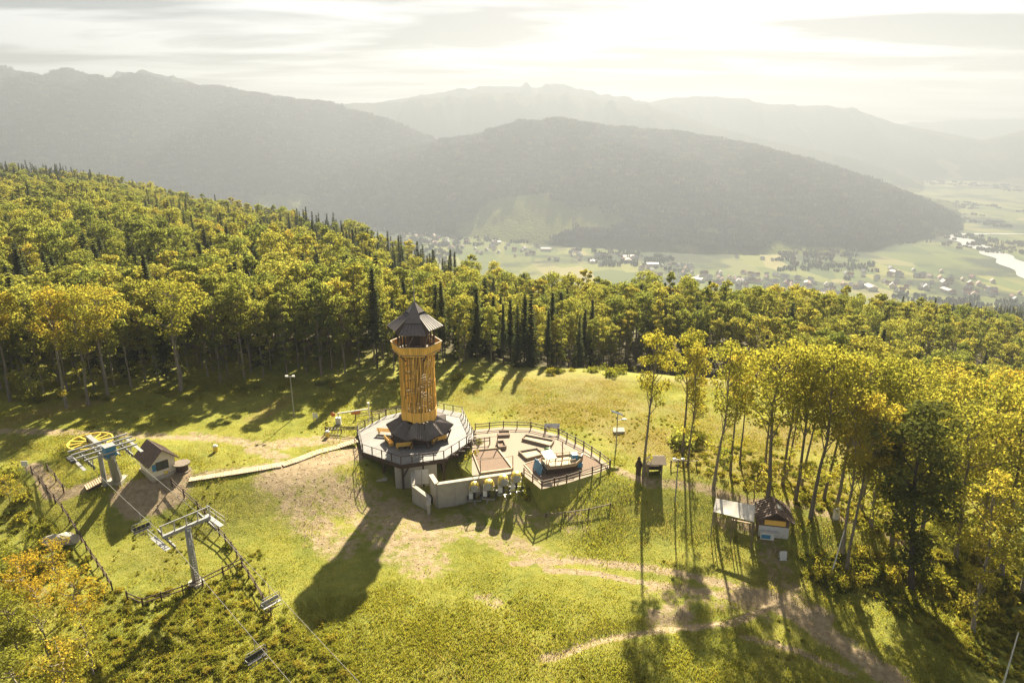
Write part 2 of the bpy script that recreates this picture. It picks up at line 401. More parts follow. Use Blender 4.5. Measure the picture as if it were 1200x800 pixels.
    # leaf litter under the far woods
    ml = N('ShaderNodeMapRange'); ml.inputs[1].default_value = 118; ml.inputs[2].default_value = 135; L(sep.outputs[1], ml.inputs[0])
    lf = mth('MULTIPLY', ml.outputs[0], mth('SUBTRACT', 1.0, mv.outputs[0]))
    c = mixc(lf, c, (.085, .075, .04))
    L(c, b.inputs['Base Color'])
    bp = N('ShaderNodeBump'); bp.inputs['Strength'].default_value = .9; bp.inputs['Distance'].default_value = .12; L(mth('ADD', fine, mth('MULTIPLY', mid, 1.5)), bp.inputs['Height']); L(bp.outputs[0], b.inputs['Normal'])
    o = link('ground', me, m); M['hill_ground'] = m; tag(o, 'grassy hilltop clearing with worn earth, falling away to the valley floor', kind='structure')
    return o
build_ground()

# ---------------------------------------------------------------- far mountains
def mountain_mat():
    m, nt, N, L, out = new_mat('wooded_slope')
    b = N('ShaderNodeBsdfDiffuse'); L(b.outputs[0], out.inputs[0])
    geo = N('ShaderNodeNewGeometry')
    n = N('ShaderNodeTexNoise'); n.inputs['Scale'].default_value = .0035; n.inputs['Detail'].default_value = 8; n.inputs['Roughness'].default_value = .6; L(geo.outputs['Position'], n.inputs['Vector'])
    r = ramp(N, [(.3, (.025, .04, .018)), (.55, (.055, .072, .026)), (.72, (.095, .10, .03))]); L(n.outputs['Fac'], r.inputs[0])
    am = N('ShaderNodeAttribute'); am.attribute_name = 'meadow'; mm = N('ShaderNodeMix'); mm.data_type = 'RGBA'; L(am.outputs['Fac'], mm.inputs[0]); L(r.outputs[0], mm.inputs[6]); mm.inputs[7].default_value = (.17, .19, .06, 1)
    L(mm.outputs[2], b.inputs[0])
    n2 = N('ShaderNodeTexNoise'); n2.inputs['Scale'].default_value = .09; n2.inputs['Detail'].default_value = 3; L(geo.outputs['Position'], n2.inputs['Vector'])
    bp = N('ShaderNodeBump'); bp.inputs['Distance'].default_value = 9; bp.inputs['Strength'].default_value = 1; L(n2.outputs['Fac'], bp.inputs['Height']); L(bp.outputs[0], b.inputs['Normal'])
    return m
M['mountain'] = mountain_mat()
def meadow(x, y, z):
    low = sstep(FLOOR + 230, FLOOR + 40, z)
    return sstep(.55, .60, fbm(x / 330. + 11, y / 230. + 5, 4) - .30 + .31 * low)
def mountain(label, crest, foot, back, seed, rough=26, wood=0):
    """crest: (pixel column, pixel row, distance); foot: (pixel column, distance) of its near foot on the valley floor"""
    cx = np.array([PY(a, b, D).x / D for a, b, D in crest]); cz = np.array([PY(a, b, D).z for a, b, D in crest]); cD = np.array([D for a, b, D in crest], float)
    fu = np.array([(PY(a, 250, D).x / D) for a, D in foot]); fD = np.array([D for a, D in foot], float)
    u = np.linspace(cx[0], cx[-1], 420); t = np.linspace(0, 1, 46)
    D = np.interp(u, cx, cD); z = np.interp(u, cx, cz); F = np.interp(u, fu, fD)
    k = np.hanning(9); k /= k.sum(); pad = lambda a: np.convolve(np.pad(a, 4, 'edge'), k, 'valid'); z = pad(z); D = pad(D); F = pad(F)
    T = np.concatenate([t, 1 + np.linspace(.05, 1, 14)])
    Y = np.where(T[:, None] <= 1, F + (D - F) * T[:, None], D + back * (T[:, None] - 1))
    prof = np.where(T <= 1, np.sin(np.clip(T, 0, 1) * math.pi / 2) ** 1.25, np.cos(np.clip(T - 1, 0, 1) * math.pi / 2))
    base = FLOOR - 45
    H = (z[None, :] - base)
    X = Y * u[None, :]
    sx = X / 420.0 + seed * 7.7; sy = Y / 620.0 + seed * 3.1
    rel = (fbm(sx, sy, 5) - .5)
    ridge = np.abs(fbm(sx * 1.1 + 40, sy * .55 + 9, 4) - .5) * 2
    env = np.sin(np.clip(T, 0, 1) * math.pi)[:, None]
    Z = base + H * prof[:, None] * (1 - .62 * env * (ridge - .2) + .30 * env * rel)
    Z = Z + (fbm(X / 34., Y / 60., 3) - .5) * rough * np.clip(T[:, None] * 3, 0, 1)
    n, m = X.shape; idx = np.arange(n * m).reshape(n, m)
    f = np.stack([idx[:-1, :-1], idx[:-1, 1:], idx[1:, 1:], idx[1:, :-1]], -1).reshape(-1, 4)
    me = np_mesh('mountain', np.stack([X, Y, Z], -1).reshape(-1, 3), f); me.polygons.foreach_set('use_smooth', [True] * len(me.polygons))
    at = me.attributes.new('meadow', 'FLOAT', 'POINT'); at.data.foreach_set('value', np.ascontiguousarray(meadow(X, Y, Z).ravel(), np.float32))
    tag(link('mountain', me, M['mountain']), label, kind='structure')
    # places for the trees on its slope
    if not wood: return np.zeros((0, 3))
    i = rng.integers(3, 47, wood * 2); j = rng.integers(0, m, wood * 2)
    p = np.stack([X[i, j], Y[i, j], Z[i, j]], -1); p[:, 0] += rng.normal(0, 12, len(p)); p[:, 1] += rng.normal(0, 14, len(p))
    keep = (p[:, 2] > FLOOR + 22) & (meadow(p[:, 0], p[:, 1], p[:, 2]) < .4)
    return p[keep][:wood]
SLOPE = []
SLOPE.append(mountain('long wooded hill standing across the valley',
    [(230, 262, 3600), (290, 218, 3700), (350, 201, 3750), (430, 186, 3800), (500, 172, 3800), (560, 160, 3800), (620, 149, 3800), (665, 145, 3800), (720, 150, 3800), (800, 157, 3700), (860, 168, 3600), (920, 183, 3500), (980, 200, 3400), (1040, 221, 3300), (1090, 243, 3200), (1125, 262, 3120), (1160, 285, 3050)],
    [(230, 3200), (430, 2850), (600, 2450), (880, 2150), (1000, 2150), (1100, 2500), (1160, 2900)], 1500, 1, 26, 30000))
SLOPE.append(mountain('broad blue grey ridge filling the left of the horizon',
    [(-260, 95, 4400), (-100, 90, 4400), (0, 86, 4400), (50, 93, 4400), (130, 96, 4400), (250, 103, 4400), (320, 115, 4400), (385, 122, 4400), (470, 150, 4300), (560, 190, 4200), (640, 240, 4100)],
    [(-260, 2400), (0, 2500), (300, 3000), (470, 3600), (640, 3900)], 1800, 2, 30, 26000))
mountain('small rounded peak just behind the left ridge', [(60, 120, 4900), (120, 93, 4900), (170, 86, 4900), (215, 93, 4900), (300, 125, 4900)], [(60, 4500), (300, 4500)], 700, 3, 8)
mountain('low grey ridge behind the wooded hill', [(300, 150, 6000), (385, 124, 6000), (420, 121, 6000), (500, 119, 6000), (600, 112, 6000), (680, 113, 6000), (760, 125, 5900), (830, 146, 5700), (900, 166, 5500), (1000, 186, 5200), (1080, 215, 5000)],
    [(300, 4900), (800, 4700), (1080, 4500)], 1500, 4, 14)
mountain('pale distant ridge in the middle of the horizon', [(380, 140, 6700), (450, 119, 6700), (520, 108, 6700), (590, 101, 6700), (650, 104, 6700), (720, 115, 6700), (800, 130, 6700), (880, 150, 6700)], [(380, 6000), (880, 6000)], 1500, 5, 8)
mountain('pale distant mountain right of the middle', [(690, 140, 6900), (760, 120, 6900), (790, 115, 6900), (840, 113, 6900), (900, 122, 6900), (1000, 128, 6800), (1050, 145, 6700), (1120, 158, 6600), (1200, 175, 6500), (1300, 190, 6450)], [(690, 5900), (1300, 5500)], 1600, 6, 10)
mountain('dark low slope at the right edge of the valley', [(1040, 190, 7000), (1100, 178, 6800), (1200, 152, 6400), (1300, 135, 6200), (1450, 130, 6000)], [(1040, 6000), (1200, 5300), (1450, 4700)], 1500, 7, 22)
mountain('faintest far ridge on the right horizon', [(960, 160, 9500), (1050, 146, 9500), (1130, 140, 9500), (1250, 138, 9500), (1450, 150, 9500)], [(960, 8600), (1450, 8600)], 1200, 8, 4)
# ---------------------------------------------------------------- foliage meshes
def leaf_quads(centres, normals_hint, size, up_bias, rs, flat=.0):
    """one bent diamond per centre, random facing; returns verts (4n,3), faces"""
    n = len(centres)
    a = rs.normal(size=(n, 3)); a += normals_hint * up_bias; a /= np.linalg.norm(a, axis=1, keepdims=True) + 1e-9
    b = rs.normal(size=(n, 3)); b -= a * (b * a).sum(1, keepdims=True); b /= np.linalg.norm(b, axis=1, keepdims=True) + 1e-9
    c = np.cross(a, b)
    s = size * rs.uniform(.6, 1.35, (n, 1))
    v = np.stack([centres - b * s, centres + c * s * .62 + a * s * .18, centres + b * s, centres - c * s * .62 + a * s * .18], 1)
    return v.reshape(-1, 3), np.arange(n * 4).reshape(n, 4)
def broadleaf(seed, h=20., crown_lo=.42, crown_r=3.2, n=1700, leaf=.34, sparse=1.0, lean=.0, low=0, r0=.2):
    rs = np.random.default_rng(seed); rd = random.Random(seed)
    tr = MB(); bend = [(rd.uniform(-.25, .25) * i / 3 + lean * i, rd.uniform(-.25, .25) * i / 3, h * .94 * i / 6) for i in range(7)]
    tr.tube(bend, [r0 * (1.25 if i == 0 else 1 - i / 7.2) for i in range(7)], 6)
    def axis(t):
        q = t / .94 * 6; i = min(5, int(q)); f = q - i; a = Vector(bend[i]); return a + (Vector(bend[i + 1]) - a) * f
    clumps = []
    ncl = int(18 * sparse) + 4
    for k in range(ncl):
        t = crown_lo + (1 - crown_lo) * ((k + rd.random()) / ncl)
        if t > .93: t = .93
        prof = math.sin(math.pi * min(1, (t - crown_lo * .8) / (1.12 - crown_lo * .8))) ** .7
        ang = k * 2.4 + rd.uniform(-.5, .5); rad = crown_r * prof * rd.uniform(.35, .95)
        c = axis(min(t, .9)) + Vector((math.cos(ang) * rad, math.sin(ang) * rad, rd.uniform(0, .8)))
        rr = crown_r * rd.uniform(.30, .5) * (.55 + .45 * prof)
        clumps.append((c, rr, rr * rd.uniform(.55, .8), rd.random()))
        p0 = axis(max(t - .10, crown_lo * .75)); mid = (p0 + c) / 2 + Vector((0, 0, -.2))
        tr.tube([p0, mid, c], [.075, .05, .02], 4, False)
    for k in range(low):
        t = rd.uniform(.16, crown_lo); ang = rd.uniform(0, 6.28); rad = crown_r * rd.uniform(.25, .5)
        c = axis(t) + Vector((math.cos(ang) * rad, math.sin(ang) * rad, rd.uniform(-.3, .4))); clumps.append((c, crown_r * .27, crown_r * .2, rd.random()))
        tr.tube([axis(t), c], [.05, .02], 4, False)
    clumps.append((axis(.94) + Vector((0, 0, .2)), crown_r * .34, crown_r * .34, rd.random()))
    w = np.array([c[1] ** 2 for c in clumps]); w /= w.sum()
    V = []; F = []; T = []; k = 0
    for (c, rr, rz, tone), q in zip(clumps, w):
        m = max(12, int(n * q)); d = rs.normal(size=(m, 3)); d /= np.linalg.norm(d, axis=1, keepdims=True)
        rad = rs.uniform(.35, 1.08, (m, 1)) ** .6
        cen = np.array(c) + d * rad * np.array((rr, rr, rz)); cen[:, 2] -= (rad[:, 0] * rs.uniform(0, .3, m)) * rr
        v, f = leaf_quads(cen, d + np.array((0, 0, .6)), leaf, .9, rs)
        V.append(v); F.append(f + k); k += len(v)
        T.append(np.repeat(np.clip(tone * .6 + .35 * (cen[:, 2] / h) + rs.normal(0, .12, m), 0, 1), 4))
    return tr.mesh('trunk'), np_mesh('crown', np.concatenate(V), np.concatenate(F), np.concatenate(T))
def spruce(seed, h=21., base=.12, r=2.6, whorls=26, per=8, leaf=.5, r0=.2):
    rs = np.random.default_rng(seed); rd = random.Random(seed)
    tr = MB(); tr.tube([(0, 0, 0), (0, 0, h * .5), (0, 0, h)], [r0, r0 * .6, .02], 6)
    V = []; F = []; T = []; k = 0
    for i in range(whorls):
        t = base + (1 - base) * (i / whorls) ** .95; z0 = h * t; L_ = r * (1 - t) ** .8 / (1 - base) ** .8 * rd.uniform(.78, 1.1) + .15
        for j in range(per):
            if rd.random() < .07: continue
            a = 2 * math.pi * (j + rd.random() * .7) / per; l = L_ * rd.uniform(.7, 1.1); m = max(2, int(l / .42))
            dx, dy = math.cos(a), math.sin(a); pts = np.array([(dx * l * q, dy * l * q, z0 - .42 * l * q ** 1.3 + .12 * l * q ** 3) for q in (np.arange(m) + .55) / m])
            w = (.36 + .5 * (1 - np.arange(m) / m)) * leaf * 1.25
            for q in range(m):
                p = pts[q]; s = w[q]; px = np.array((-dy, dx, 0)) * s; py = np.array((dx, dy, -.35)) * s * .8; up = np.array((0, 0, -.22 * s - .1))
                tw = rs.normal(0, .12, 3)
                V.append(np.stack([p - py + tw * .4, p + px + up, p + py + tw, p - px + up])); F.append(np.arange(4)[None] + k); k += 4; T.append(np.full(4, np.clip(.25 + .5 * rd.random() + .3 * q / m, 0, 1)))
    return tr.mesh('trunk'), np_mesh('crown', np.concatenate(V), np.concatenate(F), np.concatenate(T))
def bush_mesh(seed, r=1.0, h=1.2, n=220, leaf=.2):
    rs = np.random.default_rng(seed); d = rs.normal(size=(n, 3)); d /= np.linalg.norm(d, axis=1, keepdims=True); d[:, 2] = np.abs(d[:, 2])
    lump = .75 + .4 * np.sin(d[:, 0] * 5 + seed) * np.cos(d[:, 1] * 4 + seed * 2)
    cen = d * (rs.uniform(.35, 1.0, (n, 1)) ** .5) * lump[:, None] * np.array((r, r, h))
    v, f = leaf_quads(cen, d, leaf, .7, rs)
    return np_mesh('foliage', v, f, np.repeat(np.clip(.5 * cen[:, 2] / h + rs.random(n) * .5, 0, 1), 4))
def tuft_mesh(seed, n=9, h=.3, w=.05, spread=.3):
    rs = np.random.default_rng(seed); V = []; F = []; k = 0; T = []
    for i in range(n):
        a = rs.uniform(0, 6.28); p = np.array((rs.normal(0, spread), rs.normal(0, spread), -.03)); hh = h * rs.uniform(.5, 1.2); lean = rs.normal(0, .35, 2) * hh
        sx = np.array((math.cos(a), math.sin(a), 0)) * w * rs.uniform(.7, 1.4)
        m = p + np.array((lean[0] * .4, lean[1] * .4, hh * .6)); t = p + np.array((lean[0], lean[1], hh))
        V.append(np.stack([p - sx, p + sx, m + sx * .8, t])); V[-1] = np.stack([p - sx * .8, p + sx * .8, t + sx * .25, m - sx]); F.append(np.arange(4)[None] + k); k += 4; T.append(np.full(4, rs.random()))
    return np_mesh('grass', np.concatenate(V), np.concatenate(F), np.concatenate(T))

# geometry-node scatter for what nobody could count
def scatter(name, pts, scl, var, protos, label, tilt=0.0):
    """protos: list (per variant) of lists of objects whose meshes are set on every point"""
    me = bpy.data.meshes.new(name); n = len(pts)
    me.vertices.add(n); me.vertices.foreach_set('co', np.ascontiguousarray(pts, np.float32).ravel())
    for nm, t, v in (('scl', 'FLOAT', scl), ('rotz', 'FLOAT', rng.uniform(0, 6.28, n)), ('tlx', 'FLOAT', rng.normal(0, tilt + 1e-6, n)), ('tly', 'FLOAT', rng.normal(0, tilt + 1e-6, n))):
        me.attributes.new(nm, t, 'POINT').data.foreach_set('value', np.ascontiguousarray(v, np.float32))
    me.attributes.new('var', 'INT', 'POINT').data.foreach_set('value', np.ascontiguousarray(var, np.int32))
    o = link(name, me); tag(o, label, kind='stuff')
    g = bpy.data.node_groups.new(name, 'GeometryNodeTree')
    g.interface.new_socket('Geometry', in_out='INPUT', socket_type='NodeSocketGeometry'); g.interface.new_socket('Geometry', in_out='OUTPUT', socket_type='NodeSocketGeometry')
    N = g.nodes.new; L = g.links.new
    gi = N('NodeGroupInput'); go = N('NodeGroupOutput'); jn = N('GeometryNodeJoinGeometry'); L(jn.outputs[0], go.inputs[0])
    def na(nm, ty):
        a = N('GeometryNodeInputNamedAttribute'); a.data_type = ty; a.inputs['Name'].default_value = nm; return a.outputs[0]
    cb = N('ShaderNodeCombineXYZ'); L(na('tlx', 'FLOAT'), cb.inputs[0]); L(na('tly', 'FLOAT'), cb.inputs[1]); L(na('rotz', 'FLOAT'), cb.inputs[2])
    sc = na('scl', 'FLOAT'); vr = na('var', 'INT')
    for i, objs in enumerate(protos):
        eq = N('FunctionNodeCompare'); eq.data_type = 'INT'; eq.operation = 'EQUAL'; L(vr, eq.inputs['A']) if 'A' in eq.inputs else None
        ins = [s for s in eq.inputs if s.enabled]; L(vr, ins[0]); ins[1].default_value = i
        jj = N('GeometryNodeJoinGeometry')
        for ob in objs:
            oi = N('GeometryNodeObjectInfo'); oi.inputs['Object'].default_value = ob; oi.inputs['As Instance'].default_value = False; oi.transform_space = 'ORIGINAL'
            L(oi.outputs['Geometry'], jj.inputs[0])
        gi_ = N('GeometryNodeGeometryToInstance'); L(jj.outputs[0], gi_.inputs[0])
        ip = N('GeometryNodeInstanceOnPoints'); L(gi.outputs[0], ip.inputs['Points']); L(eq.outputs[0], ip.inputs['Selection']); L(gi_.outputs[0], ip.inputs['Instance']); L(cb.outputs[0], ip.inputs['Rotation']); L(sc, ip.inputs['Scale'])
        L(ip.outputs[0], jn.inputs[0])
    md = o.modifiers.new('scatter', 'NODES'); md.node_group = g
    return o

# ---------------------------------------------------------------- the trees
BEECH = [broadleaf(11 + i, h=20 + (i % 3) * 1.3, crown_lo=(.34, .42, .3, .46, .38, .26)[i], crown_r=(2.9, 2.3, 3.5, 2.6, 3.1, 2.2)[i], n=2600, leaf=.25, low=(2, 4, 1, 3, 2, 5)[i]) for i in range(6)]
TALL = [broadleaf(41 + i, h=20, crown_lo=(.52, .46, .55, .5)[i], crown_r=(2.7, 3.0, 2.4, 3.2)[i], n=2900, leaf=.165, low=(1, 3, 2, 2)[i], r0=.23) for i in range(4)]
SPRUCE = [spruce(71 + i, h=20 + i, base=(.1, .22, .05, .3)[i], r=(2.7, 2.4, 3.0, 2.5)[i]) for i in range(4)]
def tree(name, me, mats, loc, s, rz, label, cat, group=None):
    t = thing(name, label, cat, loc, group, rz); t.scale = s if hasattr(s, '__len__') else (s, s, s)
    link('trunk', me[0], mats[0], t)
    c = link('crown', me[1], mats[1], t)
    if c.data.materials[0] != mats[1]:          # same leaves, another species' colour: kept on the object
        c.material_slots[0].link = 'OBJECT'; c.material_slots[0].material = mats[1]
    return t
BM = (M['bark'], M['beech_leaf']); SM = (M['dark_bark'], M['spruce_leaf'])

# the edge of the wood around the clearing, as pixel points of the photograph on the ground
EDGE = [G(a, b) for a, b in ((-420, 480), (-150, 474), (0, 466), (60, 464), (120, 459), (200, 452), (300, 448), (400, 441), (480, 436), (560, 432), (650, 431), (740, 431), (800, 431), (880, 438), (960, 450), (1040, 468))]
EX = [p.x for p in EDGE]; EY = [p.y for p in EDGE]
EX += [56, 64, 80, 140]; EY += [97, 86, 72, 60]
def edge_y(x): return float(np.interp(x, EX, EY))
cells = {}
def free(x, y, r):
    i, j = int(x // 4), int(y // 4)
    for a in (-1, 0, 1):
        for b in (-1, 0, 1):
            for (q, w) in cells.get((i + a, j + b), ()):
                if (q - x) ** 2 + (w - y) ** 2 < r * r: return False
    cells.setdefault((i, j), []).append((x, y)); return True
beeches, spruces = [], []
def kind_at(x, y):
    f = float(fbm(x / 38., y / 55., 2)); u = x / y
    p = .18 + .55 * (f > .55) + (.25 if 250 < y else 0) * (f > .45)
    if abs(u + .02) < .2 and y < 150: p = max(p, .24)
    if u > .3: p = .10
    if u < -.25 and y < 200: p *= .6
    return random.random() < p
# front rows, closely set, then the depth of the wood
y_far = 640
tries = 0
pts = []
for k in range(42000):
    y = 100 + 560 * random.random() ** 1.25
    x = random.uniform(-.86, .86) * y
    if y < edge_y(x) + 1.2: continue
    D = float(np.interp(x / y, _cu, _cD))
    if y > D + 75: continue
    pts.append((x, y))
pts.sort(key=lambda p: p[1] - edge_y(p[0]))
for x, y in pts:
    d = y - edge_y(x)
    if not free(x, y, 3.0 if d < 16 else 3.9 if d < 40 else 5.0): continue
    (spruces if kind_at(x, y) else beeches).append((x, y, d))
print('trees', len(beeches), len(spruces))
# individuals: those that show largest; the rest is one wood
def seen_size(p): return 1.0 / p[1] if abs(p[0] / p[1]) < .80 else 0
# the depth of the wood is hidden behind its first rows from low down, so take the nearest ones
beeches.sort(key=lambda p: (p[1] if abs(p[0] / p[1]) < .78 else 1e4)); spruces.sort(key=lambda p: (p[1] if abs(p[0] / p[1]) < .78 else 1e4))
WORDS_SIDE = ((-.55, 'at the far left of the wood'), (-.32, 'in the wood left of the tower'), (-.08, 'in the wood behind the tower'), (.14, 'in the wood behind the playground'), (.34, 'in the wood behind the lone tall beeches'), (9, 'in the wood at the far right'))
def side(u):
    for a, w in WORDS_SIDE:
        if u < a: return w
def row(d): return 'in the front row' if d < 5 else 'in the second rows' if d < 16 else 'deep'
prot_b = []; prot_s = []
ORD = ('first second third fourth fifth sixth seventh eighth ninth tenth eleventh twelfth thirteenth fourteenth fifteenth sixteenth seventeenth eighteenth nineteenth twentieth').split()
def ordinal(n): return ORD[n - 1] if n <= 20 else ('twenty ' + ORD[n - 21] if n < 40 else f'{n}th')
UT = -.155                                   # where the tower stands across the view
def plant_wood(lst, kind, meshes, mats, protos, cat, adj):
    own = lst[:290]
    rank = {}
    for lo, hi, nm in ((-1, 5, 'front row'), (5, 11, 'second row'), (11, 18, 'third row')):
        for sg in (-1, 1):
            q = sorted((p for p in own if lo <= p[2] < hi and (p[0] / p[1] - UT) * sg > 0), key=lambda p: (p[0] / p[1] - UT) * sg)
            for n, p in enumerate(q): rank[p] = f'{adj} {cat}, {ordinal(n + 1)} {cat} of the {nm} counting {"right" if sg > 0 else "left"} from the tower'
    for k, p in enumerate(own):
        x, y, d = p
        i = random.randrange(len(meshes)); s = random.uniform(.60, .86) * (.88 if x / y > -.2 else 1)
        w = side(x / y)
        lab = rank.get(p) or f'{adj} {cat} crown deep {w}' + (', nearer half' if d < 30 else ', farther half')
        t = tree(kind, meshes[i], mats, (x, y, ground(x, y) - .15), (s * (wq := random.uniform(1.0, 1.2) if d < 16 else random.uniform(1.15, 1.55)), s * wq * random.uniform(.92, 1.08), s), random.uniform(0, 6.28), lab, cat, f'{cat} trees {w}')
        protos.setdefault(i, [c for c in t.children])
pb, ps = {}, {}
plant_wood(beeches, 'beech_tree', BEECH, BM, pb, 'beech', 'yellow green')
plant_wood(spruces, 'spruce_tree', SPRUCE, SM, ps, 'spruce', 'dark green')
rest = [(x, y, 0) for x, y, d in beeches[290:]] + [(x, y, 1) for x, y, d in spruces[290:]]
# conifers and beeches on the lower slope to the right
for k in range(2600):
    y = random.uniform(170, 760); u = random.uniform(.22, .85); x = u * y
    if y < float(np.interp(u, _cu, _cD)) + 75 or not free(x, y, 4.2): continue
    rest.append((x, y, 1 if (random.random() < .8) == (y > 300 + 60 * math.sin(x * .02)) else 0))
pos = np.array([(x, y, ground(x, y) - .2) for x, y, k in rest]); nb, ns = len(BEECH), len(SPRUCE)
var = np.array([random.randrange(nb) if k == 0 else nb + random.randrange(ns) for x, y, k in rest])
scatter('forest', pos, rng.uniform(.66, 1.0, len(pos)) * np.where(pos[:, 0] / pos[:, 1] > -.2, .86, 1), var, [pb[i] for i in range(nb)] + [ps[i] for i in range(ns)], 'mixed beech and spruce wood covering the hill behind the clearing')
print('wood', len(pos))
# ---------------------------------------------------------------- materials of built things
M['orange_wood'] = solid('orange_wood', (.92, .58, .12), (.78, .43, .075), .6, 4, bump=.3, stretch=(4, 4, .4), per_object=.16)
M['dark_wood'] = solid('dark_wood', (.085, .052, .034), (.05, .03, .02), .75, 5, bump=.3, per_object=.2)
M['grey_deck'] = solid('grey_deck', (.25, .24, .225), (.17, .165, .155), .7, 3, bump=.2, per_object=.14)
M['roof_dark'] = solid('roof_dark', (.19, .16, .145), (.13, .11, .10), .5, 2.5, bump=.15)
M['roof_seam'] = solid('roof_seam', (.07, .06, .055), (.05, .042, .04), .4, 2.5)
M['old_wood'] = solid('old_wood', (.27, .22, .16), (.16, .125, .09), .85, 4, bump=.3, per_object=.18)
M['pale_wood'] = solid('pale_wood', (.52, .40, .26), (.38, .28, .17), .75, 4, bump=.2, per_object=.15)
M['concrete'] = solid('concrete', (.46, .42, .34), (.36, .33, .27), .9, 1.6, bump=.3)
M['white_paint'] = solid('white_paint', (.74, .73, .70), (.62, .61, .58), .5, 2)
M['steel'] = solid('steel', (.38, .38, .375), (.27, .27, .265), .5, 3, metal=.35)
M['rope'] = solid('rope', (.24, .23, .21), (.18, .17, .16), .8, 3)
M['dark_steel'] = solid('dark_steel', (.05, .05, .052), (.03, .03, .032), .5, 3)
M['yellow_paint'] = solid('yellow_paint', (.80, .62, .10), (.65, .48, .07), .45, 3)
M['blue_paint'] = solid('blue_paint', (.05, .24, .42), (.035, .17, .32), .5, 2)
M['cream_wall'] = solid('cream_wall', (.78, .70, .55), (.66, .59, .46), .9, 1.5, bump=.15)
M['brown_roof'] = solid('brown_roof', (.17, .115, .09), (.11, .075, .06), .7, 3, bump=.2, per_object=.12)
M['gravel'] = solid('gravel', (.36, .29, .215), (.25, .20, .15), .95, 9, bump=.6)
M['bark_chips'] = solid('bark_chips', (.24, .165, .11), (.15, .10, .07), .95, 7, bump=.5)
M['sand'] = solid('sand', (.52, .43, .29), (.42, .34, .23), .95, 6, bump=.3)
M['canvas'] = solid('canvas', (.70, .66, .58), (.60, .56, .49), .85, 1.2, bump=.2)
M['orange_paint'] = solid('orange_paint', (.70, .22, .03), (.55, .16, .025), .5, 3)
M['glass'] = solid('glass', (.06, .075, .085), (.04, .05, .06), .12, 1)
M['green_paint'] = solid('green_paint', (.10, .30, .05), (.07, .22, .04), .5, 3)

def off(p, dx=0, dy=0, dz=0): return Vector((p[0] + dx, p[1] + dy, p[2] + dz))
def piece(name, me, mat, parent, loc, rz=0.0, rot=None):
    o = link(name, me, mat, parent, Vector(loc) - parent_origin(parent)); o.rotation_euler = rot if rot else (0, 0, rz); return o
def clip_strip(poly, x0, x1):
    """the part of a convex polygon between x0 and x1"""
    def cut(pl, x, keep_right):
        out = []
        for i in range(len(pl)):
            a, b = pl[i], pl[(i + 1) % len(pl)]; ia = (a[0] >= x) == keep_right; ib = (b[0] >= x) == keep_right
            if ia: out.append(a)
            if ia != ib: t = (x - a[0]) / (b[0] - a[0]); out.append((x, a[1] + (b[1] - a[1]) * t))
        return out
    p = cut(poly, x0, True)
    return cut(p, x1, False) if len(p) > 2 else []

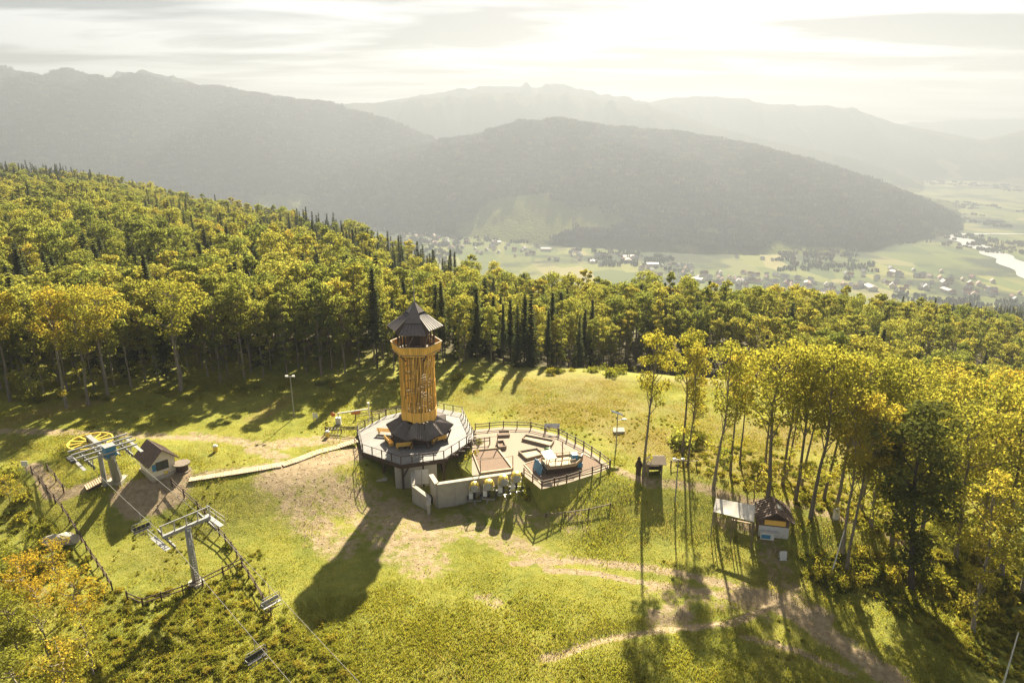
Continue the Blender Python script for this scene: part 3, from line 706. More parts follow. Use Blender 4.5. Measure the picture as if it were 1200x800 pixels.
# ---------------------------------------------------------------- deck round the tower
DECK = [tuple(P(a, b, 0)[:2]) for a, b in ((418.5, 505), (424.5, 529), (470, 544), (521, 537), (556, 514), (542, 484), (500, 476), (452, 487))]
TC = P(492.5, 511, 0)
def build_deck():
    t = thing('viewing_deck', 'grey planked octagonal deck on dark posts around the foot of the orange tower', 'deck', (TC.x, TC.y, 0))
    ang = R(-38); c, s = math.cos(ang), math.sin(ang)
    loc = [((x - TC.x) * c + (y - TC.y) * s, -(x - TC.x) * s + (y - TC.y) * c) for x, y in DECK]
    if sum(loc[i][0] * loc[(i + 1) % 8][1] - loc[(i + 1) % 8][0] * loc[i][1] for i in range(8)) < 0: loc = loc[::-1]
    xs = [p[0] for p in loc]; x = min(xs); w = .28
    while x < max(xs):
        pl = clip_strip(loc, x + .012, min(x + w - .012, max(xs) - .001))
        if len(pl) > 2:
            mb = MB(); mb.prism(pl, -.06, 0)
            o = link('plank', mb.mesh('plank'), M['grey_deck'], t); o.rotation_euler = (0, 0, ang); o.location.z = rng.uniform(-.006, .006)
        x += w
    rim = MB()
    for i in range(8):
        a, b = DECK[i], DECK[(i + 1) % 8]; rim.beam((a[0], a[1], -.36), (b[0], b[1], -.36), .16, .5)
    rim.build('edge_beam', M['dark_wood'], t)
    jo = MB()
    for k in range(-7, 8): jo.box((TC.x, TC.y + k * 1.1, -.2), (2 * max(1, math.sqrt(max(0, 8.0 ** 2 - (k * 1.1) ** 2))), .12, .24))
    jo.build('joists', M['dark_wood'], t)['kind'] = 'stuff'
    # railing: posts, three rails on each side
    post = MB(); post.box((0, 0, .55), (.11, .11, 1.15)); pm = post.mesh('railing_post'); pm.materials.append(M['dark_wood'])
    for i in range(8):
        a, b = Vector((*DECK[i], 0)), Vector((*DECK[(i + 1) % 8], 0)); L_ = (b - a).length; n = max(3, round(L_ / 1.6)); d = (b - a) / L_
        inn = (TC - (a + b) / 2).normalized() * .12
        for k in range(n): piece('railing_post', pm, None, t, a + d * L_ * k / n + inn, math.atan2(d.y, d.x))
        for z, th in ((1.06, .07), (.74, .03), (.44, .03), (.15, .03)):
            if i in (6, 7) and z == .15: continue
            MB().beam(a + inn + Vector((0, 0, z)), b + inn + Vector((0, 0, z)), th, th).build('rail', M['dark_wood'] if th > .05 else M['steel'], t)
    # posts and braces below the front and sides
    for f, r in ((0, 1), (1, .95), (1.5, .96), (2, .95), (2.5, .95), (3, .95), (3.5, .95), (4, .95), (4.5, .9), (2, .6), (3, .6), (2.5, .55), (0.5, .9), (1.5, .62), (3.5, .62)):
        a, b = DECK[int(f) % 8], DECK[(int(f) + 1) % 8]; q = f - int(f); x = (a[0] + (b[0] - a[0]) * q - TC.x) * r + TC.x; y = (a[1] + (b[1] - a[1]) * q - TC.y) * r + TC.y
        g = ground(x, y) - .2
        if g > -.9: continue
        MB().box((x, y, (g - .61) / 2), (.24, .24, -.61 - g)).build('support_post', M['dark_wood'], t)
        if r > .9:
            dx, dy = (TC.x - x) * .22, (TC.y - y) * .22
            MB().beam((x, y, max(g + .3, -2.6)), (x + dx * .9, y + dy * .9, -.5), .14, .16).build('brace', M['dark_wood'], t)
            ex, ey = (b[0] - a[0]) * .16, (b[1] - a[1]) * .16
            MB().beam((x, y, max(g + .3, -2.2)), (x + ex, y + ey, -.62), .12, .14).build('brace', M['dark_wood'], t)
build_deck()

# ---------------------------------------------------------------- the tower
def build_tower():
    t = thing('lookout_tower', 'tall orange slatted wooden lookout tower with folded dark roofs and a mast on top', 'tower', (TC.x, TC.y, 0))
    c = TC
    def ring(r, n, a0, z): return [Vector((c.x + r * math.cos(a0 + 2 * math.pi * k / n), c.y + r * math.sin(a0 + 2 * math.pi * k / n), z)) for k in range(n)]
    F0 = R(-90)                                    # towards the camera
    # inner frame and stair
    for p in ring(2.15, 12, R(15), 0): MB().beam(p, p + Vector((0, 0, 13.1)), .18, .18).build('column', M['dark_wood'], t)
    for z in (3.6, 5.8, 8.0, 10.2, 12.4):
        q = ring(2.15, 12, R(15), z); mb = MB()
        for k in range(12): mb.beam(q[k], q[(k + 1) % 12], .12, .2)
        mb.build('ring_beam', M['dark_wood'], t)
    core = MB(); core.tube([c + Vector((0, 0, .0)), c + Vector((0, 0, 13))], .42, 10); core.build('stair_core', M['dark_wood'], t)
    st = MB(); st.prism([(.35, -.16), (1.95, -.42), (1.95, .42), (.35, .16)], -.03, .03); sm = st.mesh('stair_tread'); sm.materials.append(M['old_wood'])
    for k in range(72): piece('stair_tread', sm, None, t, (c.x, c.y, .18 + k * .18), k * R(24))
    # slats: twelve faces, each with eight upright boards of uneven length in two layers
    RB = 2.4; n = 12
    hs = MB(); hs.box((0, 0, .5), (.13, .045, 1)); sl_ = hs.mesh('slat'); sl_.materials.append(M['orange_wood'])
    rd = random.Random(3)
    for f in range(n):
        a = F0 + 2 * math.pi * f / n; apo = RB * math.cos(math.pi / n); side = 2 * RB * math.sin(math.pi / n)
        for k in range(6):
            s = -side / 2 + side * (k + .5) / 6
            def at(rr): return (c.x + math.cos(a) * rr - math.sin(a) * s, c.y + math.sin(a) * rr + math.cos(a) * s)
            x, y = at(apo); z0 = 4.3; z1 = 13.0
            o = piece('slat', sl_, None, t, (x, y, z0), a + R(90)); o.scale = (rd.uniform(.42, .62), 1, z1 - z0)
            # short outer boards that thicken the pattern in tiers
            if rd.random() < .55:
                x, y = at(apo + .07); b0 = rd.choice((4.3, 4.3, 6.6, 8.8)) + rd.uniform(-.2, .4); o = piece('slat', sl_, None, t, (x, y, b0), a + R(90) ); o.scale = (rd.uniform(.9, 1.25), 1, rd.uniform(1.4, 2.7))
            if rd.random() < .35:
                x, y = at(apo + .07); b0 = rd.uniform(10.0, 11.2); o = piece('slat', sl_, None, t, (x, y, b0), a + R(90)); o.scale = (rd.uniform(.9, 1.2), 1, 12.95 - b0)
        # solid boarded foot with a toothed lower edge
        for k in range(6):
            s = -side / 2 + side * (k + .5) / 6; w = side / 6 - .012; ap = apo + .09
            zl = 2.15 + 1.0 * abs(s) / (side / 2) if f % 2 == 0 else 3.15 - .0 * abs(s)
            if f % 2: zl = 3.15 + .1
            zl = 2.2 + (1.05 * (abs(s) / (side / 2)) if f % 2 == 0 else 1.05)
            o = piece('board', sl_, None, t, (c.x + math.cos(a) * ap - math.sin(a) * s, c.y + math.sin(a) * ap + math.cos(a) * s, zl), a + R(90)); o.scale = (w / .13, 1, 4.55 - zl + rd.uniform(0, .06))
    # folded skirt roof round the foot
    m = 8; top = ring(2.5, 2 * m, F0, 3.3); outr = []
    for k in range(2 * m):
        r, z = (4.75, 1.95) if k % 2 == 0 else (3.9, 1.0)
        a = F0 + math.pi * k / m; outr.append(Vector((c.x + r * math.cos(a), c.y + r * math.sin(a), z)))
    for k in range(2 * m):
        top[k].z = 3.25 if k % 2 == 0 else 2.75
    for k in range(2 * m):
        a, b = k, (k + 1) % (2 * m)
        o = MB().sheet([top[a], outr[a], outr[b], top[b]], .08).build('skirt_roof_panel', M['roof_dark'], t)
        sm_ = MB()
        for q in (.18, .36, .54, .72, .9): sm_.beam(top[a].lerp(top[b], q) + Vector((0, 0, .025)), outr[a].lerp(outr[b], q) + Vector((0, 0, .025)), .035, .04)
        sm_.build('seam', M['roof_seam'], o)
        MB().beam(outr[a] - Vector((0, 0, .1)), outr[b] - Vector((0, 0, .1)), .07, .16).build('eave_board', M['dark_wood'], t)
    # raking legs under the skirt
    for k in range(m):
        a = F0 + 2 * math.pi * (k + .5) / m; d = Vector((math.cos(a), math.sin(a), 0)); e = Vector((-d.y, d.x, 0))
        MB().beam(c + d * 4.3 + Vector((0, 0, .02)), c + d * 2.3 + Vector((0, 0, 2.9)), .26, .26).build('raking_leg', M['dark_wood'], t)
        MB().beam(c + d * 4.0 + e * .6 + Vector((0, 0, .02)), c + d * 4.25 + e * 1.35 + Vector((0, 0, 1.3)), .15, .15).build('strut', M['dark_wood'], t)
    pw = MB(); q = ring(3.05, 8, F0 + R(22.5), 0)
    for k in range(8):
        if k in (3, 6): continue
        a, b = q[k], q[(k + 1) % 8]; MB().beam(a + Vector((0, 0, .9)), b + Vector((0, 0, .9)), .08, 1.7).build('base_wall', M['dark_wood'], t)
    # gallery
    ga = F0 + R(30); n6 = 6
    fl = MB(); fl.prism([tuple(p[:2]) for p in ring(3.3, n6, ga, 0)], 13.0, 13.2); fl.build('gallery_floor', M['old_wood'], t)
    br = ring(3.4, n6, ga, 13.0); b2 = ring(2.4, n6, ga, 12.0)
    for k in range(6): MB().beam(b2[k], br[k], .14, .16).build('bracket', M['dark_wood'], t)
    lo = ring(3.25, n6, ga, 12.85); up = ring(3.5, n6, ga, 14.2)
    for k in range(n6):
        j = (k + 1) % n6; nb = 12
        for q in range(nb):
            p0, p1 = lo[k].lerp(lo[j], q / nb + .004), lo[k].lerp(lo[j], (q + 1) / nb - .004); p2, p3 = up[k].lerp(up[j], (q + 1) / nb - .004), up[k].lerp(up[j], q / nb + .004)
            MB().sheet([p0, p1, p2, p3], .05).build('parapet_board', M['orange_wood'], t)
        MB().beam(up[k] + Vector((0, 0, .03)), up[j] + Vector((0, 0, .03)), .16, .07).build('handrail', M['pale_wood'], t)
    pr = ring(2.45, n6, ga, 13.2); pt = ring(2.45, n6, ga, 16.6)
    lc = MB(); lc.prism([tuple(p[:2]) for p in ring(1.35, n6, ga, 0)], 13.2, 17.6); lc.build('lantern_wall', M['dark_wood'], t)
    for k in range(n6):
        MB().beam(pr[k], pt[k], .24, .24).build('roof_post', M['dark_wood'], t)
        j = (k + 1) % n6; mid = pr[k].lerp(pr[j], .5)
        MB().beam(mid, mid + Vector((0, 0, 3.1)), .16, .16).build('roof_post', M['dark_wood'], t)
        MB().beam(pr[k] + Vector((0, 0, 2.95)), pr[j] + Vector((0, 0, 2.95)), .16, .22).build('tie_beam', M['dark_wood'], t)
        MB().beam(pr[k].lerp(pr[j], .08) + Vector((0, 0, .4)), mid + Vector((0, 0, 2.4)), .1, .12).build('brace', M['old_wood'], t)
        MB().beam(pr[k] + Vector((0, 0, 1.0)), pr[j] + Vector((0, 0, 1.0)), .07, .07).build('inner_rail', M['old_wood'], t)
    # roof: six lower panels, every second one lifted like a wing, then a steep cap with dark openings
    apex = c + Vector((0, 0, 19.8)); A0 = F0 - R(30)
    inner_lo = 2.0
    for k in range(6):
        a = F0 + k * R(60); h = R(30); wing = k % 2 == 1
        r_out, z_out, r_in, z_in = (3.85, 16.55, 1.5, 18.1) if wing else (3.7, 15.95, 1.45, 17.85)
        wo, wi = (R(24), R(33)) if wing else (R(29.5), R(34))
        def pt_(r, an, z): return Vector((c.x + r * math.cos(an), c.y + r * math.sin(an), z))
        q = [pt_(r_in, a - wi, z_in), pt_(r_out, a - wo, z_out), pt_(r_out, a + wo, z_out), pt_(r_in, a + wi, z_in)]
        o = MB().sheet(q, .09).build('roof_panel', M['roof_dark'], t)
        sm_ = MB()
        for f in (.12, .27, .42, .58, .73, .88): sm_.beam(q[0].lerp(q[3], f) + Vector((0, 0, .03)), q[1].lerp(q[2], f) + Vector((0, 0, .03)), .04, .045)
        sm_.build('seam', M['roof_seam'], o)
        if wing:
            for sg in (-1, 1):
                x0, x1 = pt_(r_in, a + sg * wi, z_in - .1), pt_(r_out, a + sg * wo, z_out - .1); y1 = pt_(3.65, a + sg * R(30), 15.9)
                MB().sheet([x0, x1, y1], .05).build('gable_cheek', M['dark_wood'], t)
    cap0 = ring(2.05, 6, A0, 17.6)
    for k in range(6):
        j = (k + 1) % 6
        big = k % 2 == 0
        p, q = cap0[k].copy(), cap0[j].copy()
        if big: p = apex + (p - apex) * 1.14; q = apex + (q - apex) * 1.14
        else: p = apex + (p - apex) * .62; q = apex + (q - apex) * .62
        ap1, ap2 = apex, apex
        MB().sheet([apex, p, q], .08).build('roof_cap', M['roof_dark'], t)
        if not big:
            p2, q2 = apex + (cap0[k] - apex) * .98, apex + (cap0[j] - apex) * .98
            MB().sheet([p - Vector((0, 0, .18)), p2 - Vector((0, 0, .1)), q2 - Vector((0, 0, .1)), q - Vector((0, 0, .18))], .06).build('louvre', M['dark_steel'], t)
    MB().tube([apex - Vector((0, 0, .4)), apex + Vector((0, 0, 1.2)), apex + Vector((0, 0, 3.1))], [.10, .07, .04], 6).build('mast', M['steel'], t)
build_tower()

# orange benches on the deck
def bench(loc, rz, label):
    t = thing('deck_bench', label, 'bench', loc, 'orange benches on the tower deck', 0)
    mb = MB(); 
    for k in range(3): mb2 = MB().box((0, -.22 + k * .22, .46), (2.3, .19, .06)); o = link('seat_slat', mb2.mesh('seat_slat'), M['orange_wood'], t)
    for k in range(3): o = link('back_slat', MB().box((0, .36, .62 + k * .17), (2.3, .05, .14)).mesh('back_slat'), M['orange_wood'], t)
    for sx in (-1, 1):
        link('leg', MB().box((sx * .95, 0, .215), (.1, .6, .43)).mesh('leg'), M['orange_wood'], t); link('back_post', MB().box((sx * .95, .30, .62), (.09, .07, .75)).mesh('back_post'), M['orange_wood'], t)
    t.rotation_euler = (0, 0, rz); return t
for (px, py, rz, lab) in ((452, 508, R(170), 'orange wooden bench at the left side of the deck, against the tower'), (456, 519, R(118), 'orange bench turned sideways near the front left strut of the tower'),
                          (474, 525, R(192), 'orange bench on the deck straight in front of the tower'), (514, 518, R(215), 'orange bench on the deck at the right front of the tower')):
    bench(P(px, py, .012), rz, lab)

# ---------------------------------------------------------------- concrete below the deck, retaining wall
def wall_run(name, pts, top, th, mat, label, cat):
    """a wall following the points; top: heights; stands in the ground"""
    t = thing(name, label, cat, (pts[0][0], pts[0][1], ground(*pts[0][:2])))
    for i in range(len(pts) - 1):
        a, b = Vector((pts[i][0], pts[i][1], 0)), Vector((pts[i + 1][0], pts[i + 1][1], 0)); L_ = (b - a).length; d = (b - a) / L_; nrm = Vector((-d.y, d.x, 0)) * th / 2
        n = max(1, round(L_ / 2.4))
        for k in range(n):
            p, q = a + d * (L_ * k / n + .012), a + d * (L_ * (k + 1) / n - .012)
            zt0 = top[i] + (top[i + 1] - top[i]) * k / n; zt1 = top[i] + (top[i + 1] - top[i]) * (k + 1) / n
            zb = min(ground(p.x, p.y), ground(q.x, q.y)) - .7
            MB().prism([(p - nrm)[:2], (q - nrm)[:2], (q + nrm)[:2], (p + nrm)[:2]], zb, [zt0, zt1, zt1, zt0]).build('wall_panel', mat, t)
            MB().prism([(p - nrm * 1.5)[:2], (q - nrm * 1.5)[:2], (q + nrm * 1.5)[:2], (p + nrm * 1.5)[:2]], [zt0 + .002, zt1 + .002, zt1 + .002, zt0 + .002], [zt0 + .08, zt1 + .08, zt1 + .08, zt0 + .08]).build('coping', mat, t)
    return t
TERR = -.55
W0, W1, W2 = P(512, 567, TERR - .1), P(518, 563, TERR - .1), P(612, 552, TERR - .1)
W00 = P(505, 556, TERR - .1)
wall_run('retaining_wall', [tuple(W00[:2]), tuple(W0[:2]), tuple(W2[:2])], [TERR - .1] * 3, .4, M['concrete'], 'long beige concrete retaining wall below the playground, right of the deck', 'wall')
q0, q1, q2, q3 = P(484, 556, -1.6), P(484, 571, -1.9), P(503, 583, -2.2), P(502, 594, -2.9)
wall_run('stair_wall', [tuple(q0[:2]), tuple(q1[:2]), tuple(q2[:2]), tuple(q3[:2])], [-1.2, -1.6, -2.2, -2.7], .35, M['concrete'], 'low zigzag concrete wall of the sunken entrance under the deck', 'wall')
def cellar():
    t = thing('deck_cellar', 'beige cellar wall under the deck with a white door', 'cellar', (TC.x, TC.y, -3.4))
    a, b = P(463, 556, -1.7), P(512, 551, -1.7); d = (b - a).normalized(); up = Vector((0, 0, 1)); n = Vector((d.y, -d.x, 0))
    MB().prism([a[:2], b[:2], (b - n * 3)[:2], (a - n * 3)[:2]], -4.6, -.63).build('wall', M['concrete'], t)
    p = P(494, 559, -2.3)
    q = a + d * ((p - a).dot(d)); q.z = 0; zf = -3.45
    q = q + n * .05
    f = MB().prism([(q - d * .95)[:2], (q + d * .95)[:2], (q + d * .95 + n * .06)[:2], (q - d * .95 + n * .06)[:2]], zf, zf + 2.15).build('door', M['white_paint'], t)
    MB().prism([(q - d * .03 + n * .06)[:2], (q + d * .03 + n * .06)[:2], (q + d * .03 + n * .09)[:2], (q - d * .03 + n * .09)[:2]], zf + .05, zf + 2.1).build('door_seam', M['steel'], f)
cellar()
g = G(504, 588); tag(MB().box((g.x, g.y, g.z + .35), (.7, .6, .9)).box((g.x, g.y, g.z + .83), (.8, .7, .06)).build('utility_box', M['dark_steel']), 'small dark utility box at the foot of the zigzag wall', 'utility box')
g = G(447, 562); tag(MB().box((g.x, g.y, g.z + .05), (1.5, .8, .12), .2).build('manhole_slab', M['concrete']), 'pale concrete slab lying in the grass left of the deck posts', 'slab')

# ---------------------------------------------------------------- playground terrace
PG = [tuple(P(a, b, TERR)[:2]) for a, b in ((553, 530), (556, 503), (590, 500), (622, 501), (655, 509), (684, 524), (704, 537), (716, 547.5), (695, 556), (664, 566), (634, 573), (613, 556))] + [tuple(W2[:2])]
def on_t(px, py, z=0): return P(px, py, TERR + z)
def terrace():
    inset = [tuple(P(553, 557, TERR)[:2])]
    poly = PG + inset
    cx, cy = sum(p[0] for p in poly) / len(poly), sum(p[1] for p in poly) / len(poly)
    mb = MB(); n = len(poly)
    ring0 = [(x, y, TERR) for x, y in poly]
    ring1 = []
    for x, y in poly:
        d = Vector((x - cx, y - cy, 0)); k = 1.28 if y < cy + 2 else 1.08
        q = (cx + d.x * k, cy + d.y * k) if (x > W2.x + .5 or y > cy) else (x, y)
        ring1.append((q[0], q[1], min(ground(*q), TERR) - .3))
    mb.add(ring0 + ring1 + [(cx, cy, TERR)], [(i, (i + 1) % n, 2 * n) for i in range(n)] + [(i, n + i, n + (i + 1) % n, (i + 1) % n) for i in range(n)])
    o = mb.build('playground_terrace', M['gravel']); o.data.materials.append(M['hill_ground']); o.data.polygons.foreach_set('material_index', [0] * n + [1] * n); tag(o, 'brown gravel terrace of the playground', kind='structure')
terrace()
def frame_box(name, corners, z, h, w, mat, fill, label, cat, group=None):
    """a low timber frame on the terrace with a filling"""
    cs = [on_t(*c) for c in corners]; c = sum(cs, Vector()) / len(cs)
    t = thing(name, label, cat, c, group)
    for i in range(len(cs)):
        a, b = cs[i], cs[(i + 1) % len(cs)]; MB().beam(a + Vector((0, 0, h / 2)), b + Vector((0, 0, h / 2)), w, h).build('board', mat, t)
    if fill: MB().prism([p[:2] for p in cs], TERR + .01, TERR + h * .45).build('filling', fill, t)
    return t
frame_box('raised_bed', [(584, 507), (597, 506.5), (597, 511.5), (584, 512)], 0, .35, .14, M['old_wood'], M['bark_chips'], 'small square timber bed by the back fence of the playground', 'raised bed')
frame_box('sandpit', [(608, 531), (629, 527.5), (638, 534), (617, 539.5)], 0, .4, .18, M['old_wood'], M['sand'], 'square timber sandpit in the middle of the playground', 'sandpit')
frame_box('sandpit', [(612, 516), (616, 511.5), (649, 518), (645, 524.5)], 0, .4, .16, M['old_wood'], M['sand'], 'long narrow timber sandpit near the back fence of the playground', 'sandpit')
frame_box('raised_bed', [(582, 520), (590, 519), (593, 526), (585, 527)], 0, .5, .16, M['old_wood'], M['bark_chips'], 'small timber bed beside the netted sand court', 'raised bed')
frame_box('ship_surround', [(614, 544), (640, 536), (678, 530), (684, 532), (712, 547), (700, 552), (635, 568)], 0, .12, .14, M['pale_wood'], M['bark_chips'], 'timber edged bark bed under the wooden play ship', 'play bed')
def sand_court():
    cs = [on_t(553, 529), on_t(583, 526), on_t(601, 550), on_t(563, 555)]; c = sum(cs, Vector()) / 4
    t = thing('netted_court', 'dark earth play court framed by thin timber posts and rails, behind the retaining wall', 'play court', c)
    MB().prism([p[:2] for p in cs], TERR + .004, TERR + .06).build('floor', M['bark_chips'], t)
    for i in range(4):
        a, b = cs[i], cs[(i + 1) % 4]
        MB().beam(a + Vector((0, 0, .12)), b + Vector((0, 0, .12)), .22 if i in (1, 2) else .12, .24).build('kerb_board', M['pale_wood'], t)
        MB().box(a + Vector((0, 0, 1.0)), (.12, .12, 2.0)).build('post', M['old_wood'], t)
        if i != 1: MB().beam(a + Vector((0, 0, 1.95)), b + Vector((0, 0, 1.95)), .05, .05).build('rail', M['old_wood'], t)
    MB().box((cs[0] + cs[1]) / 2 + Vector((0, 0, 1)), (.1, .1, 2)).build('post', M['old_wood'], t)
sand_court()
def play_ship():
    b = on_t(640, 551); e = on_t(679, 546); c = (b + e) / 2; d = (e - b).normalized(); n = Vector((-d.y, d.x, 0)); L_ = (e - b).length + .6
    t = thing('play_ship', 'wooden play ship with pale decks, a mast and a blue stern on the playground', 'play ship', c)
    def at(f, s, z): return c + d * (f * L_ / 2) + n * s + Vector((0, 0, z))
    # hull: planked sides with a pointed bow on the right
    for k in range(5):
        z = .16 + k * .25
        for sg in (-1, 1):
            w = 1.05 + .06 * k; mat = M['dark_wood'] if k < 3 else M['pale_wood']
            pts = [at(-1, sg * w, z), at(-.2, sg * (w + .12), z), at(.5, sg * w, z), at(1.0, sg * .15, z + .1)]
            mb = MB()
            for p, q in zip(pts[:-1], pts[1:]): mb.beam(p, q, .07, .235)
            mb.build('hull_plank', mat, t)
        MB().beam(at(-1, -1.0, z), at(-1, 1.0, z), .07, .235).build('hull_plank', M['dark_wood'] if k < 3 else M['pale_wood'], t)
    for k in range(14):
        f = -.95 + k * .125; w = 1.0 if f < .45 else 1.0 - (f - .45) * 1.4
        MB().box(at(f, 0, 1.02), (L_ * .058, 2 * w, .05), math.atan2(d.y, d.x)).build('deck_plank', M['pale_wood'], t)
    for f, s in ((-.98, -.95), (-.98, .95), (-.55, -1.1), (-.55, 1.1)): MB().box(at(f, s, 1.6), (.11, .11, 1.3)).build('post', M['pale_wood'], t)
    q = [at(-1.04, -1.2, 2.15), at(-.5, -1.3, 2.35), at(-.5, 1.3, 2.35), at(-1.04, 1.2, 2.15)]
    MB().sheet(q[::1], .08).build('cabin_roof', M['canvas'], t)
    for sg in (-1, 1):
        MB().beam(at(-.5, sg * 1.12, 1.75), at(.5, sg * 1.08, 1.65), .06, .09).build('gunwale', M['pale_wood'], t)
        for f in (-.2, .15, .5): MB().box(at(f, sg * 1.08, 1.45), (.07, .07, .6)).build('post', M['pale_wood'], t)
    MB().tube([at(-.05, 0, .9), at(-.05, 0, 3.9)], .07, 6).build('mast', M['old_wood'], t)
    MB().beam(at(-.05, -.9, 3.2), at(-.05, .9, 3.2), .06, .06).build('yard', M['old_wood'], t)
    MB().box(at(.62, .15, 1.45), (.75, .75, .75), math.atan2(d.y, d.x)).build('blue_box', M['blue_paint'], t)
    MB().beam(at(.9, -.35, 1.2), at(1.08, .25, 1.2), .12, .9).build('bow_panel', M['dark_steel'], t)
    MB().box(at(.8, -.7, .55), (.7, .3, .6), math.atan2(d.y, d.x)).build('step', M['blue_paint'], t)
    MB().sheet([at(-1.05, .9, 1.0), at(-1.05, .1, 1.0), at(-1.5, .1, .05), at(-1.5, .9, .05)][::-1], .06).build('ramp', M['pale_wood'], t)
play_ship()
def climbing_wall():
    a, b = on_t(624, 549), on_t(633, 558); c = (a + b) / 2; d = (b - a).normalized(); n = Vector((-d.y, d.x, 0)); L_ = (b - a).length
    t = thing('climbing_panel', 'blue leaning climbing panel at the left end of the play ship', 'play panel', c)
    for k in range(4):
        p0 = a + d * (L_ * k / 4 + .01); p1 = a + d * (L_ * (k + 1) / 4 - .01); h = (1.45, 1.6, 1.5, 1.2)[k]
        MB().sheet([p0 + Vector((0, 0, .05)), p1 + Vector((0, 0, .05)), p1 + n * .35 + Vector((0, 0, h)), p0 + n * .35 + Vector((0, 0, h))], .06).build('panel', M['blue_paint'], t)
    for f in (.15, .85): MB().beam(a + d * L_ * f + n * 1.1, a + d * L_ * f + n * .3 + Vector((0, 0, 1.2)), .1, .1).build('prop', M['old_wood'], t)
climbing_wall()
def spring_toy():
    p = on_t(642, 531); t = thing('spring_toy', 'small green spring rider between the sandpits and the play ship', 'spring toy', p)
    MB().tube([p, p + Vector((0, 0, .4))], .12, 8).build('spring', M['dark_steel'], t); MB().blob(p + Vector((0, 0, .62)), (.55, .2, .24)).build('body', M['green_paint'], t)
    MB().beam(p + Vector((.25, -.3, .85)), p + Vector((.25, .3, .85)), .05, .05).build('handle', M['dark_steel'], t)
spring_toy()

# ---------------------------------------------------------------- rail fences
FENCE_POST = MB().box((0, 0, .5), (.13, .13, 1.25)).mesh('post'); FENCE_POST.materials.append(M['dark_wood'])
def rail_fence(pts, label, name='rail_fence', gap=2.0, rails=(.95, .55), mat='dark_wood', rail_mat=None, group=None, h=1.0):
    t = thing(name, label, 'fence', pts[0], group)
    for i in range(len(pts) - 1):
        a, b = Vector(pts[i]), Vector(pts[i + 1]); L_ = (b - a).length; n = max(1, round(L_ / gap))
        prev = None
        for k in range(n + (1 if i == len(pts) - 2 else 0)):
            p = a.lerp(b, k / n)
            o = piece('post', FENCE_POST, None, t, p, math.atan2(b.y - a.y, b.x - a.x)); o.scale = (1, 1, h)
        for k in range(n):
            p, q = a.lerp(b, k / n), a.lerp(b, (k + 1) / n)
            for z in rails: MB().beam(p + Vector((0, 0, z * h)), q + Vector((0, 0, z * h)), .07, .11).build('rail', M[rail_mat or mat], t)
    return t
pgf = [on_t(a, b) for a, b in ((557, 504), (590, 501), (622, 502), (655, 510), (684, 525), (703, 537.5), (715, 547))]
rail_fence(pgf, 'dark rail fence curving along the back of the playground')
rail_fence([on_t(a, b) for a, b in ((714.5, 548), (694, 555.5), (664, 565), (635, 572), (614, 557))], 'dark rail fence along the front edge of the playground above the bank', rail_mat='old_wood')
rail_fence([on_t(549, 523), on_t(574, 520)], 'short rail fence between the deck and the netted court', gap=1.4)
def g_line(pix, dz=0): return [off(G(a, b), dz=dz) for a, b in pix]
